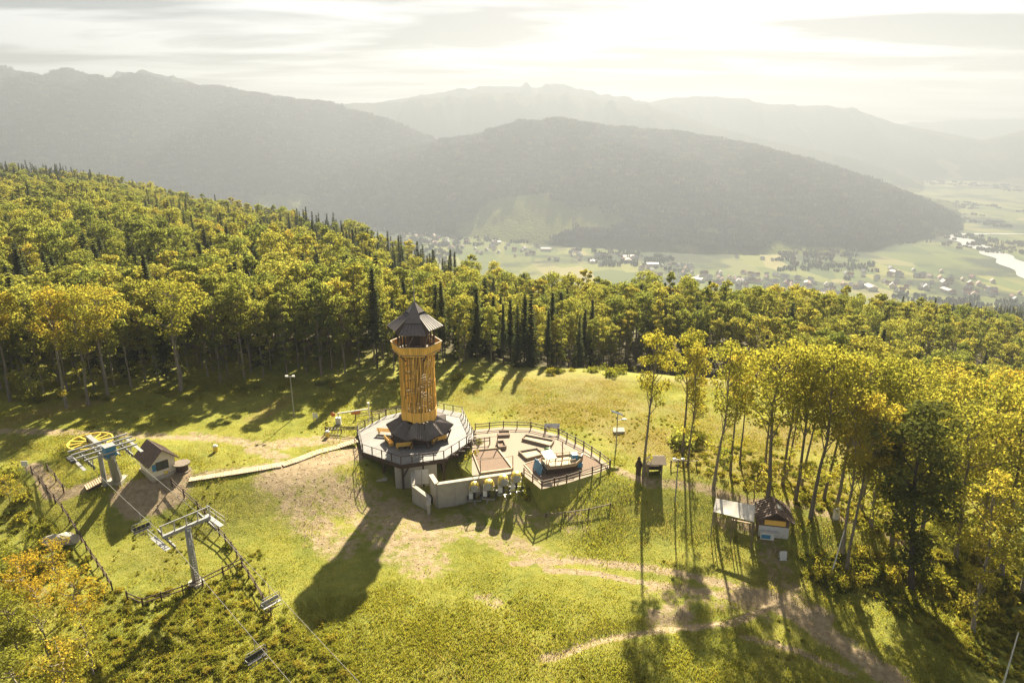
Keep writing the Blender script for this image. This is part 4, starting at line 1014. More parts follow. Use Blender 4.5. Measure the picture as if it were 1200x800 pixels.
# ---------------------------------------------------------------- chairlift: top station, line tower, ropes, chairs
WH = P(106, 517, 4.6)                     # centre of the bull wheel
LB = G(230, 684)                          # foot of the line tower
ax = Vector((LB.x - WH.x, LB.y - WH.y, 0)); AX = ax.normalized(); SX = Vector((-AX.y, AX.x, 0))   # along the line (downhill), across it
GAUGE = 2.1
def topstation():
    base = G(138, 562)
    t = thing('lift_station', 'steel top station of the chairlift with a large yellow bull wheel', 'lift station', (base.x, base.y, base.z))
    w = WH
    wh = MB(); r = 2.45; n = 32
    rimv = []
    for k in range(n):
        a, b = 2 * math.pi * k / n, 2 * math.pi * (k + 1) / n
        wh.beam(w + Vector((math.cos(a) * r, math.sin(a) * r, 0)), w + Vector((math.cos(b) * r, math.sin(b) * r, 0)), .14, .26)
    whl = wh.build('bull_wheel', M['yellow_paint'], t)
    for k in range(12):
        a = 2 * math.pi * k / 12; MB().beam(w + Vector((math.cos(a) * .4, math.sin(a) * .4, 0)), w + Vector((math.cos(a) * 2.4, math.sin(a) * 2.4, 0)), .16, .12).build('spoke', M['yellow_paint'], whl)
    MB().tube([w - Vector((0, 0, .4)), w + Vector((0, 0, .45))], .42, 12).build('hub', M['dark_steel'], whl)
    # spine carrying the wheel, leaning mast
    top = Vector((base.x, base.y, WH.z - .3)) 
    e0 = w - AX * .5 + Vector((0, 0, .5)); e1 = w + AX * 7.2 + Vector((0, 0, .2))
    MB().beam(e0, e1, .55, .45).build('spine_beam', M['steel'], t)
    for s in (-1, 1): MB().beam(e0 + SX * s * .75 + AX * 3, e1 + SX * s * .75, .16, .22).build('side_beam', M['steel'], t)
    m0 = w + AX * 6.3; foot = Vector((base.x, base.y, base.z)); 
    MB().tube([foot + Vector((0, 0, -.3)), m0 + Vector((0, 0, .1))], [.62, .42], 8).build('mast', M['steel'], t)
    MB().tube([w + AX * 2.2 + Vector((0, 0, -7)), w + AX * 2.6 + Vector((0, 0, .3))], [.32, .26], 8).build('rear_mast', M['steel'], t)
    MB().prism([(foot.x - .9, foot.y - .9), (foot.x + .9, foot.y - .9), (foot.x + .9, foot.y + .9), (foot.x - .9, foot.y + .9)], foot.z - .6, foot.z + .25).build('footing', M['concrete'], t)
    q = w + AX * 6.3 + Vector((0, 0, .75)); b = MB().box(q, (1.15, 1.15, 1.35), math.atan2(AX.y, AX.x)).build('motor_box', M['blue_paint'], t)
    MB().box(q + Vector((0, 0, .71)), (1.25, 1.25, .06), math.atan2(AX.y, AX.x)).build('lid', M['steel'], b)
    for f, wd in ((2.9, 3.3), (4.2, 3.4), (5.5, 3.3), (6.9, 2.9)):
        p = w + AX * f + Vector((0, 0, .75)); MB().beam(p - SX * wd, p + SX * wd, .16, .18).build('cross_arm', M['steel'], t)
    for s in (-1, 1):
        a = w + AX * 2.8 + SX * s * GAUGE + Vector((0, 0, .1)); b = w + AX * 7.4 + SX * s * GAUGE + Vector((0, 0, -.25))
        o = MB().beam(a, b, .10, .22).build('sheave_beam', M['steel'], t)
        for k in range(6): c = a.lerp(b, (k + .5) / 6) - Vector((0, 0, .15)); MB().tube([c - SX * .07, c + SX * .07], .24, 8).build('sheave', M['dark_steel'], o)
        for f in (2.9, 4.2, 5.5, 6.9): p = w + AX * f + SX * s * GAUGE; MB().beam(p + Vector((0, 0, .75)), p + Vector((0, 0, .1)), .08, .1).build('hanger', M['steel'], t)
        MB().beam(w + AX * 2.8 + SX * s * 3.15 + Vector((0, 0, .15)), w + AX * 7.4 + SX * s * 3.15 + Vector((0, 0, -.2)), .35, .05).build('catwalk', M['steel'], t)
    MB().box(w + AX * 4.2 - SX * 3.5 + Vector((0, 0, .2)), (1.6, .5, .35), math.atan2(AX.y, AX.x)).build('counterweight', M['dark_steel'], t)
topstation()
TOPZ = 6.8
LT = LB + Vector((0, 0, TOPZ))
def linetower():
    t = thing('lift_tower', 'grey round steel chairlift tower with a cross arm and sheaves on both sides', 'lift tower', LB)
    MB().tube([LB + Vector((0, 0, -.4)), LT], [.38, .27], 12).build('mast', M['steel'], t, smooth=True)
    MB().tube([LB + Vector((0, 0, -.5)), LB + Vector((0, 0, .3))], [.95, .8], 10).build('footing', M['concrete'], t)
    MB().beam(LT - SX * 2.45 + Vector((0, 0, .1)), LT + SX * 2.45 + Vector((0, 0, .1)), .30, .36).build('cross_arm', M['steel'], t)
    up = Vector((0, 0, 1.35))
    g = MB().beam(LT - SX * 2.6 + up, LT + SX * 2.6 + up, .10, .10).build('lifting_frame', M['steel'], t)
    for s in (-2.45, -1.2, 0, 1.2, 2.45): MB().beam(LT + SX * s, LT + SX * s + up, .1, .1).build('frame_leg', M['steel'], g)
    for s in (-1, 1):
        c = LT + SX * s * GAUGE + Vector((0, 0, -.15)); a, b = c - AX * 1.9 + Vector((0, 0, .12)), c + AX * 1.9 - Vector((0, 0, .22))
        o = MB().beam(a, b, .12, .24).build('sheave_beam', M['steel'], t)
        for k in range(8): p = a.lerp(b, (k + .5) / 8) - Vector((0, 0, .1)); MB().tube([p - SX * .06, p + SX * .06], .23, 8).build('sheave', M['dark_steel'], o)
        pl = MB(); w = LT + SX * s * 2.75 - Vector((0, 0, .45)); pl.beam(w - AX * 1.7, w + AX * 1.7, .55, .05); pl.build('catwalk', M['steel'], t)
        for e in (-1.9, 0, 1.9): MB().beam(w + AX * e + SX * s * .33, w + AX * e + SX * s * .33 + Vector((0, 0, 1.0)), .05, .05).build('rail_post', M['steel'], t)
        for z in (.5, 1.0): MB().beam(w - AX * 1.9 + SX * s * .33 + Vector((0, 0, z)), w + AX * 1.9 + SX * s * .33 + Vector((0, 0, z)), .045, .045).build('catwalk_rail', M['steel'], t)
    lad = MB()
    for s in (-.2, .2): lad.beam(LB + AX * .5 + SX * s + Vector((0, 0, .4)), LT + AX * .42 + SX * s, .05, .05)
    for k in range(24): z = .5 + k * .31; lad.beam(LB + AX * .5 - SX * .2 + Vector((0, 0, z)), LB + AX * .5 + SX * .2 + Vector((0, 0, z)), .03, .03)
    lad.build('ladder', M['steel'], t)
linetower()
SLOPE_D = -.22
def rope_pt(s, f, part):
    """f metres along the rope from the station (part 0) or from the line tower downhill (part 1)"""
    if part == 0:
        a = WH + SX * s * GAUGE; b = LT + SX * s * GAUGE + Vector((0, 0, -.05)); L_ = (b - a).length; k = f / L_
        p = a.lerp(b, k); p.z -= .35 * 4 * k * (1 - k); return p
    a = LT + SX * s * GAUGE + Vector((0, 0, -.05)); p = a + AX * f; p.z += SLOPE_D * f; return p
L0 = (LT - WH).length
for s, lab in ((-1, 'steel haul rope of the chairlift, uphill left strand'), (1, 'steel haul rope of the chairlift, right strand nearer the tower')):
    pts = [rope_pt(s, L0 * k / 16, 0) for k in range(17)] + [rope_pt(s, 2 + k * 4.0, 1) for k in range(12)]
    tag(MB().tube(pts, .024, 5).build('lift_rope', M['rope']), lab.replace('uphill left strand', 'left strand').replace('right strand nearer the tower', 'right strand'), 'rope', 'haul ropes of the chairlift')
def chair(p, seat_mat, label):
    t = thing('lift_chair', label, 'chairlift chair', p, 'chairs hanging on the lift', math.atan2(SX.y, SX.x))
    def bld(nm, mb, mat, parent=None): return link(nm, mb.mesh(nm), mat, parent or t)
    b = MB(); b.tube([(0, 0, 0), (0, -.1, -.5), (0, -.15, -1.3)], .04, 6); bld('hanger', b, M['steel'])
    b = MB(); b.tube([(-1.15, .1, -2.35), (-1.15, -.15, -1.5), (-1.0, -.15, -1.3), (1.0, -.15, -1.3), (1.15, -.15, -1.5), (1.15, .1, -2.35)], .04, 6); bld('frame', b, M['steel'])
    for k in range(4): bld('seat', MB().box((-.81 + k * .54, -.22, -2.4), (.50, .5, .07)), seat_mat)
    for k in range(4): bld('backrest', MB().box((-.81 + k * .54, .12, -2.08), (.50, .06, .48)), seat_mat)
    b = MB(); b.tube([(-1.12, .05, -1.95), (-1.1, -.6, -1.95), (1.1, -.6, -1.95), (1.12, .05, -1.95)], .03, 5); bld('safety_bar', b, M['steel'])
    b = MB(); b.beam((-1.1, -.55, -2.75), (1.1, -.55, -2.75), .06, .05); b.beam((0, -.55, -2.75), (0, -.2, -2.4), .05, .05); bld('footrest', b, M['steel'])
    t.scale = (.86, .86, .86)
    return t
def on_rope(s, px, py):
    best = None
    for part in (0, 1):
        for k in range(160):
            f = k * L0 / 160 if part == 0 else k * .2
            p = rope_pt(s, f, part); q = proj(p); d = (q[0] - px) ** 2 + (q[1] - py) ** 2
            if best is None or d < best[0]: best = (d, p)
    return best[1]
chair(on_rope(-1, 161, 602), M['dark_steel'], 'dark seated four place lift chair just below the top station')
chair(on_rope(1, 312, 688), M['steel'], 'light grey lift chair on the right rope, beyond the fence')
chair(on_rope(-1, 290, 752), M['dark_steel'], 'dark seated lift chair on the left rope nearest the camera')

# ---------------------------------------------------------------- operator's hut
def gable_house(name, label, cat, c, L_, Wd, wall_h, ridge_h, rz, wall_mat, roof_mat, over=.45, group=None):
    t = thing(name, label, cat, c, group, rz)
    def bl(nm, mb, mat, par=None): return link(nm, mb.mesh(nm), mat, par or t)
    l, w = L_ / 2, Wd / 2
    mb = MB(); mb.add([(-l, -w, -.4), (l, -w, -.4), (l, w, -.4), (-l, w, -.4), (-l, -w, wall_h), (l, -w, wall_h), (l, w, wall_h), (-l, w, wall_h), (-l, 0, ridge_h - .1), (l, 0, ridge_h - .1)],
        [(0, 1, 5, 4), (2, 3, 7, 6), (1, 2, 6, 9, 5), (3, 0, 4, 8, 7), (3, 2, 1, 0)]); bl('wall', mb, wall_mat)
    k = (ridge_h - wall_h) / w
    for s in (-1, 1):
        e = w + over; ez = wall_h - k * over + .05; q = [(-l - over, 0, ridge_h), (l + over, 0, ridge_h), (l + over, s * e, ez), (-l - over, s * e, ez)]
        if s > 0: q = q[::-1]
        r = bl('roof', MB().sheet(q[::-1] if False else (q if (Vector(q[1]) - Vector(q[0])).cross(Vector(q[2]) - Vector(q[0])).z > 0 else q[::-1]), .1), roof_mat)
        sm = MB(); n = int(L_ / .45)
        for i in range(n + 1):
            x = -l - over + .05 + (L_ + 2 * over - .1) * i / n; sm.beam((x, s * .05, ridge_h + .03 - k * .05), (x, s * e, ez + .03), .05, .04)
        bl('batten', sm, roof_mat, r)
    return t, bl
hc = G(186, 551)
hut, bl = gable_house('operator_hut', 'small cream lift hut with a brown gable roof beside the top station', 'hut', (hc.x, hc.y, hc.z), 3.7, 2.9, 2.3, 3.7, R(-42), M['cream_wall'], M['brown_roof'], .5)
w = bl('window', MB().box((1.86, -.1, 1.45), (.05, 1.3, 1.0)), M['glass']); bl('frame', MB().box((1.87, -.1, 1.98), (.08, 1.45, .08)).box((1.87, -.1, .92), (.08, 1.45, .08)).box((1.87, -.8, 1.45), (.08, .08, 1.0)).box((1.87, .6, 1.45), (.08, .08, 1.0)).box((1.89, -.1, 1.45), (.05, .06, .98)), M['dark_wood'], w)
bl('notice', MB().box((1.88, -1.1, 1.4), (.04, .45, .9)), M['blue_paint']); bl('notice', MB().box((1.88, -.45, 2.25), (.04, .9, .28)), M['white_paint'])
bl('door', MB().box((.2, 1.46, 1.0), (.95, .06, 2.0)), M['brown_roof'])
bl('window', MB().box((-.3, -1.46, 1.4), (.9, .05, .9)), M['glass'])
bl('plinth', MB().box((0, 0, -.05), (4.0, 3.2, .5)), M['concrete'])
tc_ = G(214, 551)
t = thing('reel_table', 'round grey wooden cable reel used as a table right of the hut', 'table', tc_)
MB().tube([tc_ + Vector((0, 0, 1.0)), tc_ + Vector((0, 0, 1.1))], 1.05, 14).build('top', M['old_wood'], t); MB().tube([tc_, tc_ + Vector((0, 0, 1.0))], .75, 10).build('drum', M['dark_wood'], t); MB().tube([tc_ + Vector((0, 0, -.05)), tc_ + Vector((0, 0, .08))], 1.05, 14).build('base', M['old_wood'], t)
def bin_(px, py, mat, label):
    p = G(px, py); t = thing('waste_bin', label, 'bin', p)
    MB().tube([p + Vector((0, 0, -.02)), p + Vector((0, 0, .85))], [.28, .33], 10).build('body', mat, t); MB().tube([p + Vector((0, 0, .85)), p + Vector((0, 0, 1.0))], [.35, .22], 10).build('lid', M['white_paint'], t)
bin_(253, 529, M['yellow_paint'], 'yellow waste bin alone on the grass right of the lift hut'); bin_(384, 512, M['yellow_paint'], 'yellow waste bin at the end of the fence left of the deck'); bin_(195, 557, M['yellow_paint'], 'yellow bin in front of the lift hut')
p = G(370, 494); t = thing('information_board', 'small white board on two legs in the grass left of the deck', 'board', p)
MB().box(p + Vector((0, 0, 1.0)), (.75, .06, .8)).build('panel', M['white_paint'], t)
for s in (-.3, .3): MB().box(p + Vector((s, .06, .5)), (.06, .06, 1.1)).build('leg', M['steel'], t)
p = G(32, 556); t = thing('notice_sign', 'white square sign on a post at the far left fence corner', 'sign', p)
MB().box(p + Vector((0, -.05, 1.6)), (.85, .05, .7)).build('panel', M['white_paint'], t); MB().box(p + Vector((0, 0, .9)), (.08, .05, 1.9)).build('post', M['steel'], t)

# ---------------------------------------------------------------- boardwalk, platform, fences of the lift
def boardwalk():
    pix = [(222, 562), (262, 556), (300, 550), (330, 545), (352, 538), (372, 530), (395, 524), (419, 520)]
    pts = [off(G(a, b), dz=.10) for a, b in pix]; pts[-1].z = max(pts[-1].z, -.05)
    t = thing('boardwalk', 'pale plank boardwalk leading from the lift hut to the deck', 'boardwalk', pts[0])
    pl = MB(); pl.box((0, 0, 0), (.27, 1.3, .06)); pm = pl.mesh('plank'); pm.materials.append(M['pale_wood'])
    for a, b in zip(pts[:-1], pts[1:]):
        d = b - a; n = max(1, int(d.length / .3))
        for k in range(n):
            q = a + d * ((k + .5) / n); q.z = max(q.z, ground(q.x, q.y) + .1); o = piece('plank', pm, None, t, q, math.atan2(d.y, d.x)); o.rotation_euler.z += rng.normal(0, .02)
    return pts
bw = boardwalk()
p = G(98 + 0, 572); 
a, b = off(G(101, 574), dz=.35), off(G(124, 562), dz=.35)
t = thing('boarding_ramp', 'short wooden boarding ramp beside the lift mast', 'ramp', a); d = (b - a).normalized(); n = Vector((-d.y, d.x, 0))
for k in range(9): q = a.lerp(b, (k + .5) / 9); MB().beam(q - n * .8, q + n * .8, .28, .08, up=(0, 0, 1)).build('plank', M['pale_wood'], t)
for s in (-1, 1): MB().beam(a + n * s * .7 - Vector((0, 0, .22)), b + n * s * .7 - Vector((0, 0, .22)), .15, .35).build('joist', M['dark_wood'], t)
rail_fence(g_line([(38, 556), (56, 578), (74, 600), (90, 625), (108, 655), (122, 675), (132, 692)]), 'dark rail fence down the left side of the lift', h=1.1)
rail_fence(g_line([(56, 552), (66, 564), (75, 577)]), 'short dark rail fence beside the path left of the lift wheel', h=1.1)
rail_fence(g_line([(202, 570), (216, 583), (232, 597), (250, 618), (272, 645), (284, 662)]), 'dark rail fence down the right side of the lift', h=1.1)
rail_fence(g_line([(284, 664), (262, 675), (238, 687), (215, 697), (190, 705), (168, 712), (150, 704)]), 'wooden rail fence crossing below the lift tower', h=1.1)
rail_fence(g_line([(284, 665), (300, 690), (318, 722)]), 'last bit of rail fence below the lift on the right', h=1.0)
rail_fence([Vector(P(a, b, -.3)) for a, b in ((382, 508), (400, 507), (419, 507))], 'dark rail fence joining the deck on its left side', gap=1.6)
rail_fence([off(G(a, b)) for a, b in ((417, 492), (436, 489), (452, 486))], 'pale rail fence behind the left side of the deck', gap=1.8, mat='old_wood')
p0, p1 = G(397, 497), G(433, 493)
t = thing('barrier_gate', 'white barrier pole with an orange panel beside the deck', 'barrier', p0)
MB().box(p0 + Vector((0, 0, .55)), (.75, .6, 1.15)).build('housing', M['white_paint'], t)
MB().beam(p0 + Vector((0, 0, 1.75)), p1 + Vector((-.1, 0, 1.95)), .12, .2).build('pole', M['white_paint'], t); MB().box(p0 + Vector((0, .1, 1.3)), (.14, .14, 1.0)).build('post', M['steel'], t)
MB().beam(p0.lerp(p1, .42) + Vector((0, 0, 1.55)), p0.lerp(p1, .72) + Vector((0, 0, 1.62)), .05, .4).build('orange_panel', M['orange_paint'], t)
MB().tube([p0 + Vector((-.75, 0, 1.55)), p0 + Vector((-.75, .08, 1.55))], .35, 12).build('disc', M['orange_paint'], t); MB().beam(p0 + Vector((-.8, .05, 1.6)), p0 + Vector((0, .05, 1.6)), .06, .06).build('arm', M['steel'], t)
t = thing('camera_post', 'slim white post at the end of the barrier behind the deck', 'post', p1)
MB().box(p1 + Vector((0, 0, 1.4)), (.13, .13, 2.8)).build('shaft', M['white_paint'], t); MB().box(p1 + Vector((0, -.05, 2.9)), (.3, .3, .3)).build('head', M['white_paint'], t)
p = G(389, 508); t = thing('bicycle_rack', 'grey metal bicycle rack at the fence left of the deck', 'bicycle rack', p)
for k in range(5): MB().tube([p + Vector((-.9 + k * .45, -.3, 0)), p + Vector((-.9 + k * .45, -.3, .75)), p + Vector((-.9 + k * .45, .3, .75)), p + Vector((-.9 + k * .45, .3, 0))], .035, 5).build('hoop', M['steel'], t)
MB().beam(p + Vector((-1.1, -.3, .04)), p + Vector((1.1, -.3, .04)), .06, .05).build('base_rail', M['steel'], t)
p = on_t(645, 511) + Vector((.3, 1.2, 0)); p.z = ground(p.x, p.y); t = thing('white_board', 'white information board behind the playground fence', 'board', p)
MB().sheet([p + Vector((-1.1, -.1, 1.0)), p + Vector((1.1, -.1, 1.0)), p + Vector((1.1, .35, 1.5)), p + Vector((-1.1, .35, 1.5))], .06).build('panel', M['white_paint'], t)
for s in (-.9, .9): MB().box(p + Vector((s, .1, .6)), (.1, .1, 1.3)).build('leg', M['dark_wood'], t)
# boulder by the left path
p = G(72, 634); bo = MB(); bo.blob(p + Vector((0, 0, .1)), (2.2, 1.0, .8), 14, 9); bo.v = [(x + (float(vnoise(x * 1.7, y * 1.7 + z * 2)) - .5) * .7, y + (float(vnoise(x * 2.1 + 9, z * 2 + y)) - .5) * .5, z + (float(vnoise(x * 1.5 + 4, y * 2)) - .5) * .5) for x, y, z in bo.v]
tag(bo.build('boulder', M['concrete'], None), 'long grey boulder in the grass by the left lift fence', 'boulder')
# snow guns below the wall
def snow_gun(px, py, label, yaw):
    p = G(px, py); t = thing('snow_gun', label, 'snow gun', p, 'snow guns parked below the retaining wall', yaw)
    def bl(nm, mb, mat, par=None, sm=False): return link(nm, mb.mesh(nm, smooth=sm), mat, par or t)
    bl('chassis', MB().beam((-.8, -.6, .4), (.8, -.6, .4), .12, .12).beam((-.8, .6, .4), (.8, .6, .4), .12, .12).beam((-.8, -.6, .4), (-.8, .6, .4), .12, .12).beam((.8, -.6, .4), (.8, .6, .4), .12, .12).beam((0, -.6, .4), (0, -1.7, .35), .1, .1), M['steel'])
    for s in (-.85, .85): 
        w = bl('wheel', MB().tube([(s - .11, .2, .38), (s + .11, .2, .38)], .38, 12), M['dark_steel']); bl('rim', MB().tube([(s - .13, .2, .38), (s + .13, .2, .38)], .17, 8), M['steel'], w)
    bl('mast', MB().tube([(0, 0, .4), (0, 0, 1.45)], .16, 8), M['dark_steel']); bl('control_box', MB().box((-.45, -.1, .95), (.5, .5, .8)), M['white_paint'])
    bl('turbine', MB().tube([(0, .75, 1.85), (0, .3, 1.95), (0, -.45, 2.1), (0, -.75, 2.15)], [.40, .55, .52, .44], 14), M['steel'], sm=False)
    bl('cover', MB().tube([(0, .55, 1.9), (0, .1, 2.0), (0, -.3, 2.08)], [.60, .66, .60], 14).blob((0, .0, 2.45), (.62, .7, .42)), M['yellow_paint'])
    bl('yoke', MB().beam((-.66, 0, 1.4), (-.66, 0, 2.0), .08, .12).beam((.66, 0, 1.4), (.66, 0, 2.0), .08, .12).beam((-.66, 0, 1.4), (.66, 0, 1.4), .1, .1), M['white_paint'])
for k, (px, py, l) in enumerate(((556, 587, 'yellow capped snow gun below the wall, leftmost of the row'), (573, 585, 'yellow capped snow gun below the wall, second from the left'), (590, 580, 'yellow capped snow gun below the wall, third from the left'), (605, 576, 'yellow capped snow gun at the right end of the row by the playground'))): snow_gun(px, py, l, (0.1, -.15, .2, .05)[k])
# posts with lamps and cameras
def lamp_post(px, py, h, label, kind):
    p = G(px, py); t = thing('lamp_post', label, 'lamp post', p)
    MB().tube([p + Vector((0, 0, -.2)), p + Vector((0, 0, h))], [.10, .06], 8).build('pole', M['steel'], t)
    if kind == 'twin':
        MB().beam(p + Vector((-.55, 0, h)), p + Vector((.55, 0, h)), .06, .06).build('arm', M['steel'], t)
        for s in (-.5, .5): MB().box(p + Vector((s, -.1, h + .1)), (.38, .3, .22)).build('floodlight', M['white_paint'], t)
    else:
        MB().sheet([p + Vector((-.9, -.35, h + .45)), p + Vector((.7, -.35, h - .15)), p + Vector((.7, .35, h - .15)), p + Vector((-.9, .35, h + .45))], .06).build('solar_panel', M['glass'], t)
        MB().beam(p + Vector((0, 0, h - 1)), p + Vector((.9, 0, h - .8)), .05, .05).build('arm', M['steel'], t); MB().box(p + Vector((.95, 0, h - .82)), (.5, .2, .1)).build('lamp_head', M['white_paint'], t)
lamp_post(345, 489, 6.6, 'tall thin twin headed lamp post on the grass left of the tower', 'twin')
lamp_post(722, 523, 5.0, 'solar lamp post on the meadow behind the playground', 'solar')
lamp_post(791, 588, 5.8, 'white twin headed lamp post between the lone beeches', 'twin')
p = G(722, 507) + Vector((.4, 0, 0)); tag(MB().box((p.x, p.y, p.z + .2), (1.5, 1.0, .45), .2).sheet([(p.x - .9, p.y - .6, p.z + .44), (p.x + .8, p.y - .5, p.z + .44), (p.x + .8, p.y + .6, p.z + .6), (p.x - .8, p.y + .6, p.z + .6)], .05).build('hatch', M['concrete']), 'pale low hatch cover in the meadow behind the solar lamp', 'hatch')
p = G(973, 676); t = thing('leaning_pole', 'pale bare pole leaning in the bushes right of the brown kiosk', 'pole', p)
MB().tube([p + Vector((0, 0, -.2)), p + Vector((.9, .4, 5.6))], [.09, .05], 6).build('shaft', M['white_paint'], t)
p = G(1176, 800); t = thing('leaning_pole', 'pale bare pole at the lower right corner of the view', 'pole', p)
MB().tube([p + Vector((0, 0, -.2)), p + Vector((.3, .2, 5.6))], [.08, .05], 6).build('shaft', M['white_paint'], t)

# ---------------------------------------------------------------- kiosk, shelter, tent on the right
def shelter():
    p = G(766, 555); t = thing('kiosk_shelter', 'tiny brown wooden shelter with a flat pitched roof under the lone beeches', 'shelter', p, None, 0)
    def bl(nm, mb, mat): return link(nm, mb.mesh(nm), mat, t)
    for x in (-.85, .85):
        for y in (-.7, .7): bl('post', MB().box((x, y, .95), (.14, .14, 2.1)), M['old_wood'])
    for k in range(6): bl('wall_board', MB().box((0, .74, .35 + k * .3), (1.75, .05, .27)), M['old_wood'])
    for s in (-1, 1):
        for k in range(6): bl('wall_board', MB().box((s * .9, 0, .35 + k * .3), (.05, 1.4, .27)), M['old_wood'])
    bl('bench', MB().box((0, .45, .5), (1.6, .5, .08)), M['old_wood'])
    bl('roof', MB().sheet([(-1.3, -1.25, 1.95), (1.3, -1.25, 1.95), (1.3, .1, 2.55), (-1.3, .1, 2.55)], .08), M['old_wood']); bl('roof', MB().sheet([(-1.3, .1, 2.55), (1.3, .1, 2.55), (1.3, 1.2, 2.05), (-1.3, 1.2, 2.05)], .08), M['old_wood'])
shelter()
p = G(748, 555); st = MB(); st.tube([p + Vector((0, 0, -.1)), p + Vector((0, 0, .5)), p + Vector((.04, 0, 1.2)), p + Vector((0, 0, 1.75)), p + Vector((0, 0, 1.95)), p + Vector((0, 0, 2.2)), p + Vector((0, 0, 2.5))], [.36, .34, .40, .33, .2, .25, .04], 10)
t = thing('carved_figure', 'dark carved wooden figure on a stump beside the little shelter', 'statue', p); st.build('body', M['dark_wood'], t)
for s in (-1, 1): MB().tube([p + Vector((s * .33, 0, 1.6)), p + Vector((s * .48, -.1, 1.15)), p + Vector((s * .2, -.32, 1.1))], [.12, .1, .09], 6).build('arm', M['dark_wood'], t)
def tarp():
    cs = [P(836, 596, .0), P(884, 605, 0), P(885, 588, 0), P(840, 582, 0)]
    g = [ground(c.x, c.y) for c in cs]
    c = G(860, 604); t = thing('canvas_shelter', 'wide cream canvas awning on posts left of the brown kiosk', 'awning', c)
    z = c.z + 2.2
    a, b = P(836, 599, z), P(883.5, 611, z - .1); e, f = P(885, 592, z + .75), P(839, 583.5, z + .75)
    n = 8; m = 6; vs = []; fs = []
    for i in range(m + 1):
        for j in range(n + 1):
            q0 = a.lerp(b, j / n); q1 = f.lerp(e, j / n); q = q0.lerp(q1, i / m); q.z -= .12 * math.sin(math.pi * j / n * 2) ** 2 * math.sin(math.pi * i / m); vs.append(q)
    k = len(vs); vs += [v - Vector((0, 0, .03)) for v in vs]
    for i in range(m):
        for j in range(n): q = i * (n + 1) + j; fs.append((q, q + 1, q + n + 2, q + n + 1)); fs.append((k + q, k + q + n + 1, k + q + n + 2, k + q + 1))
    bd = [j for j in range(n + 1)] + [i * (n + 1) + n for i in range(1, m + 1)] + [m * (n + 1) + j for j in range(n - 1, -1, -1)] + [i * (n + 1) for i in range(m - 1, 0, -1)]
    for x, y in zip(bd, bd[1:] + bd[:1]): fs.append((y, x, k + x, k + y))
    MB().add(vs, fs).build('canvas', M['canvas'], t)
    for q in (a, b, e, f, (a + b) / 2, (e + f) / 2): gz = ground(q.x, q.y); MB().beam((q.x, q.y, gz - .2), (q.x, q.y, q.z - .04), .1, .1).build('post', M['old_wood'], t)
    mid0, mid1 = G(858, 608), G(874, 611)
    t2 = thing('picnic_table', 'pale picnic table at the edge of the canvas awning', 'table', mid0); d = (mid1 - mid0).normalized(); nn = Vector((-d.y, d.x, 0))
    for s in (-.28, 0, .28): MB().beam(mid0 + nn * s + Vector((0, 0, .75)), mid0 + nn * s + d * 2.2 + Vector((0, 0, .75)), .24, .05).build('top_board', M['pale_wood'], t2)
    for s in (-.8, .8): MB().beam(mid0 + nn * s + Vector((0, 0, .45)), mid0 + nn * s + d * 2.2 + Vector((0, 0, .45)), .3, .05).build('seat_board', M['pale_wood'], t2)
    for f_ in (.4, 1.8):
        for s in (-1, 1): MB().beam(mid0 + d * f_ + nn * s * .85 + Vector((0, 0, -.05)), mid0 + d * f_ + nn * s * .2 + Vector((0, 0, .74)), .08, .08).build('leg', M['pale_wood'], t2)
tarp()
kc = G(905, 628)
kz = kc.z
kt = thing('brown_kiosk', 'brown roofed wooden snack kiosk with a white counter wall under the trees', 'kiosk', (kc.x, kc.y, kz), None, R(-12))
def kb(nm, mb, mat, par=None): return link(nm, mb.mesh(nm), mat, par or kt)
kb('wall', MB().box((0, 1.2, 1.1), (3.2, 3.0, 2.5)), M['brown_roof'])
for k in range(7): kb('wall_board', MB().box((0, -.33, .18 + k * .29), (3.3, .05, .27)), M['white_paint'] if k < 5 else M['brown_roof'])
kb('serving_hatch', MB().box((.05, -.36, 1.98), (2.3, .08, .62)), M['orange_wood'])
for s in (-1, 1):
    q = [(-2.0 * 0, -.9, 3.55), (0, 3.0, 3.55), (s * 2.1, 3.0, 2.35), (s * 2.1, -.9, 2.35)]
    q = q if (Vector(q[1]) - Vector(q[0])).cross(Vector(q[2]) - Vector(q[0])).z > 0 else q[::-1]
    r = kb('roof', MB().sheet(q, .1), M['brown_roof'])
    bt = MB()
    for k in range(9): y = -.85 + k * .475; bt.beam((s * .04, y, 3.58), (s * 2.08, y, 2.40), .06, .04)
    kb('batten', bt, M['brown_roof'], r)
kb('gable', MB().add([(-1.6, -.31, 2.3), (1.6, -.31, 2.3), (0, -.31, 3.45), (-1.6, -.25, 2.3), (1.6, -.25, 2.3), (0, -.25, 3.45)], [(0, 1, 2), (5, 4, 3), (0, 3, 4, 1), (1, 4, 5, 2), (2, 5, 3, 0)]), M['dark_wood'])
kb('counter', MB().box((-.55, -.75, .95), (2.0, .7, .07)), M['white_paint']); kb('front_panel', MB().box((-.75, -1.06, .52), (1.5, .05, .8)), M['white_paint'])
kb('sign_panel', MB().box((-.9, -1.1, .52), (1.0, .04, .5)), M['blue_paint'])
kb('skylight', MB().sheet([(.35, .6, 3.42), (.9, .6, 3.11), (.9, 1.8, 3.11), (.35, 1.8, 3.42)], .05), M['steel'])
p = G(917, 655); t = thing('folding_sign', 'white folding sign board on the grass in front of the kiosk', 'sign', p)
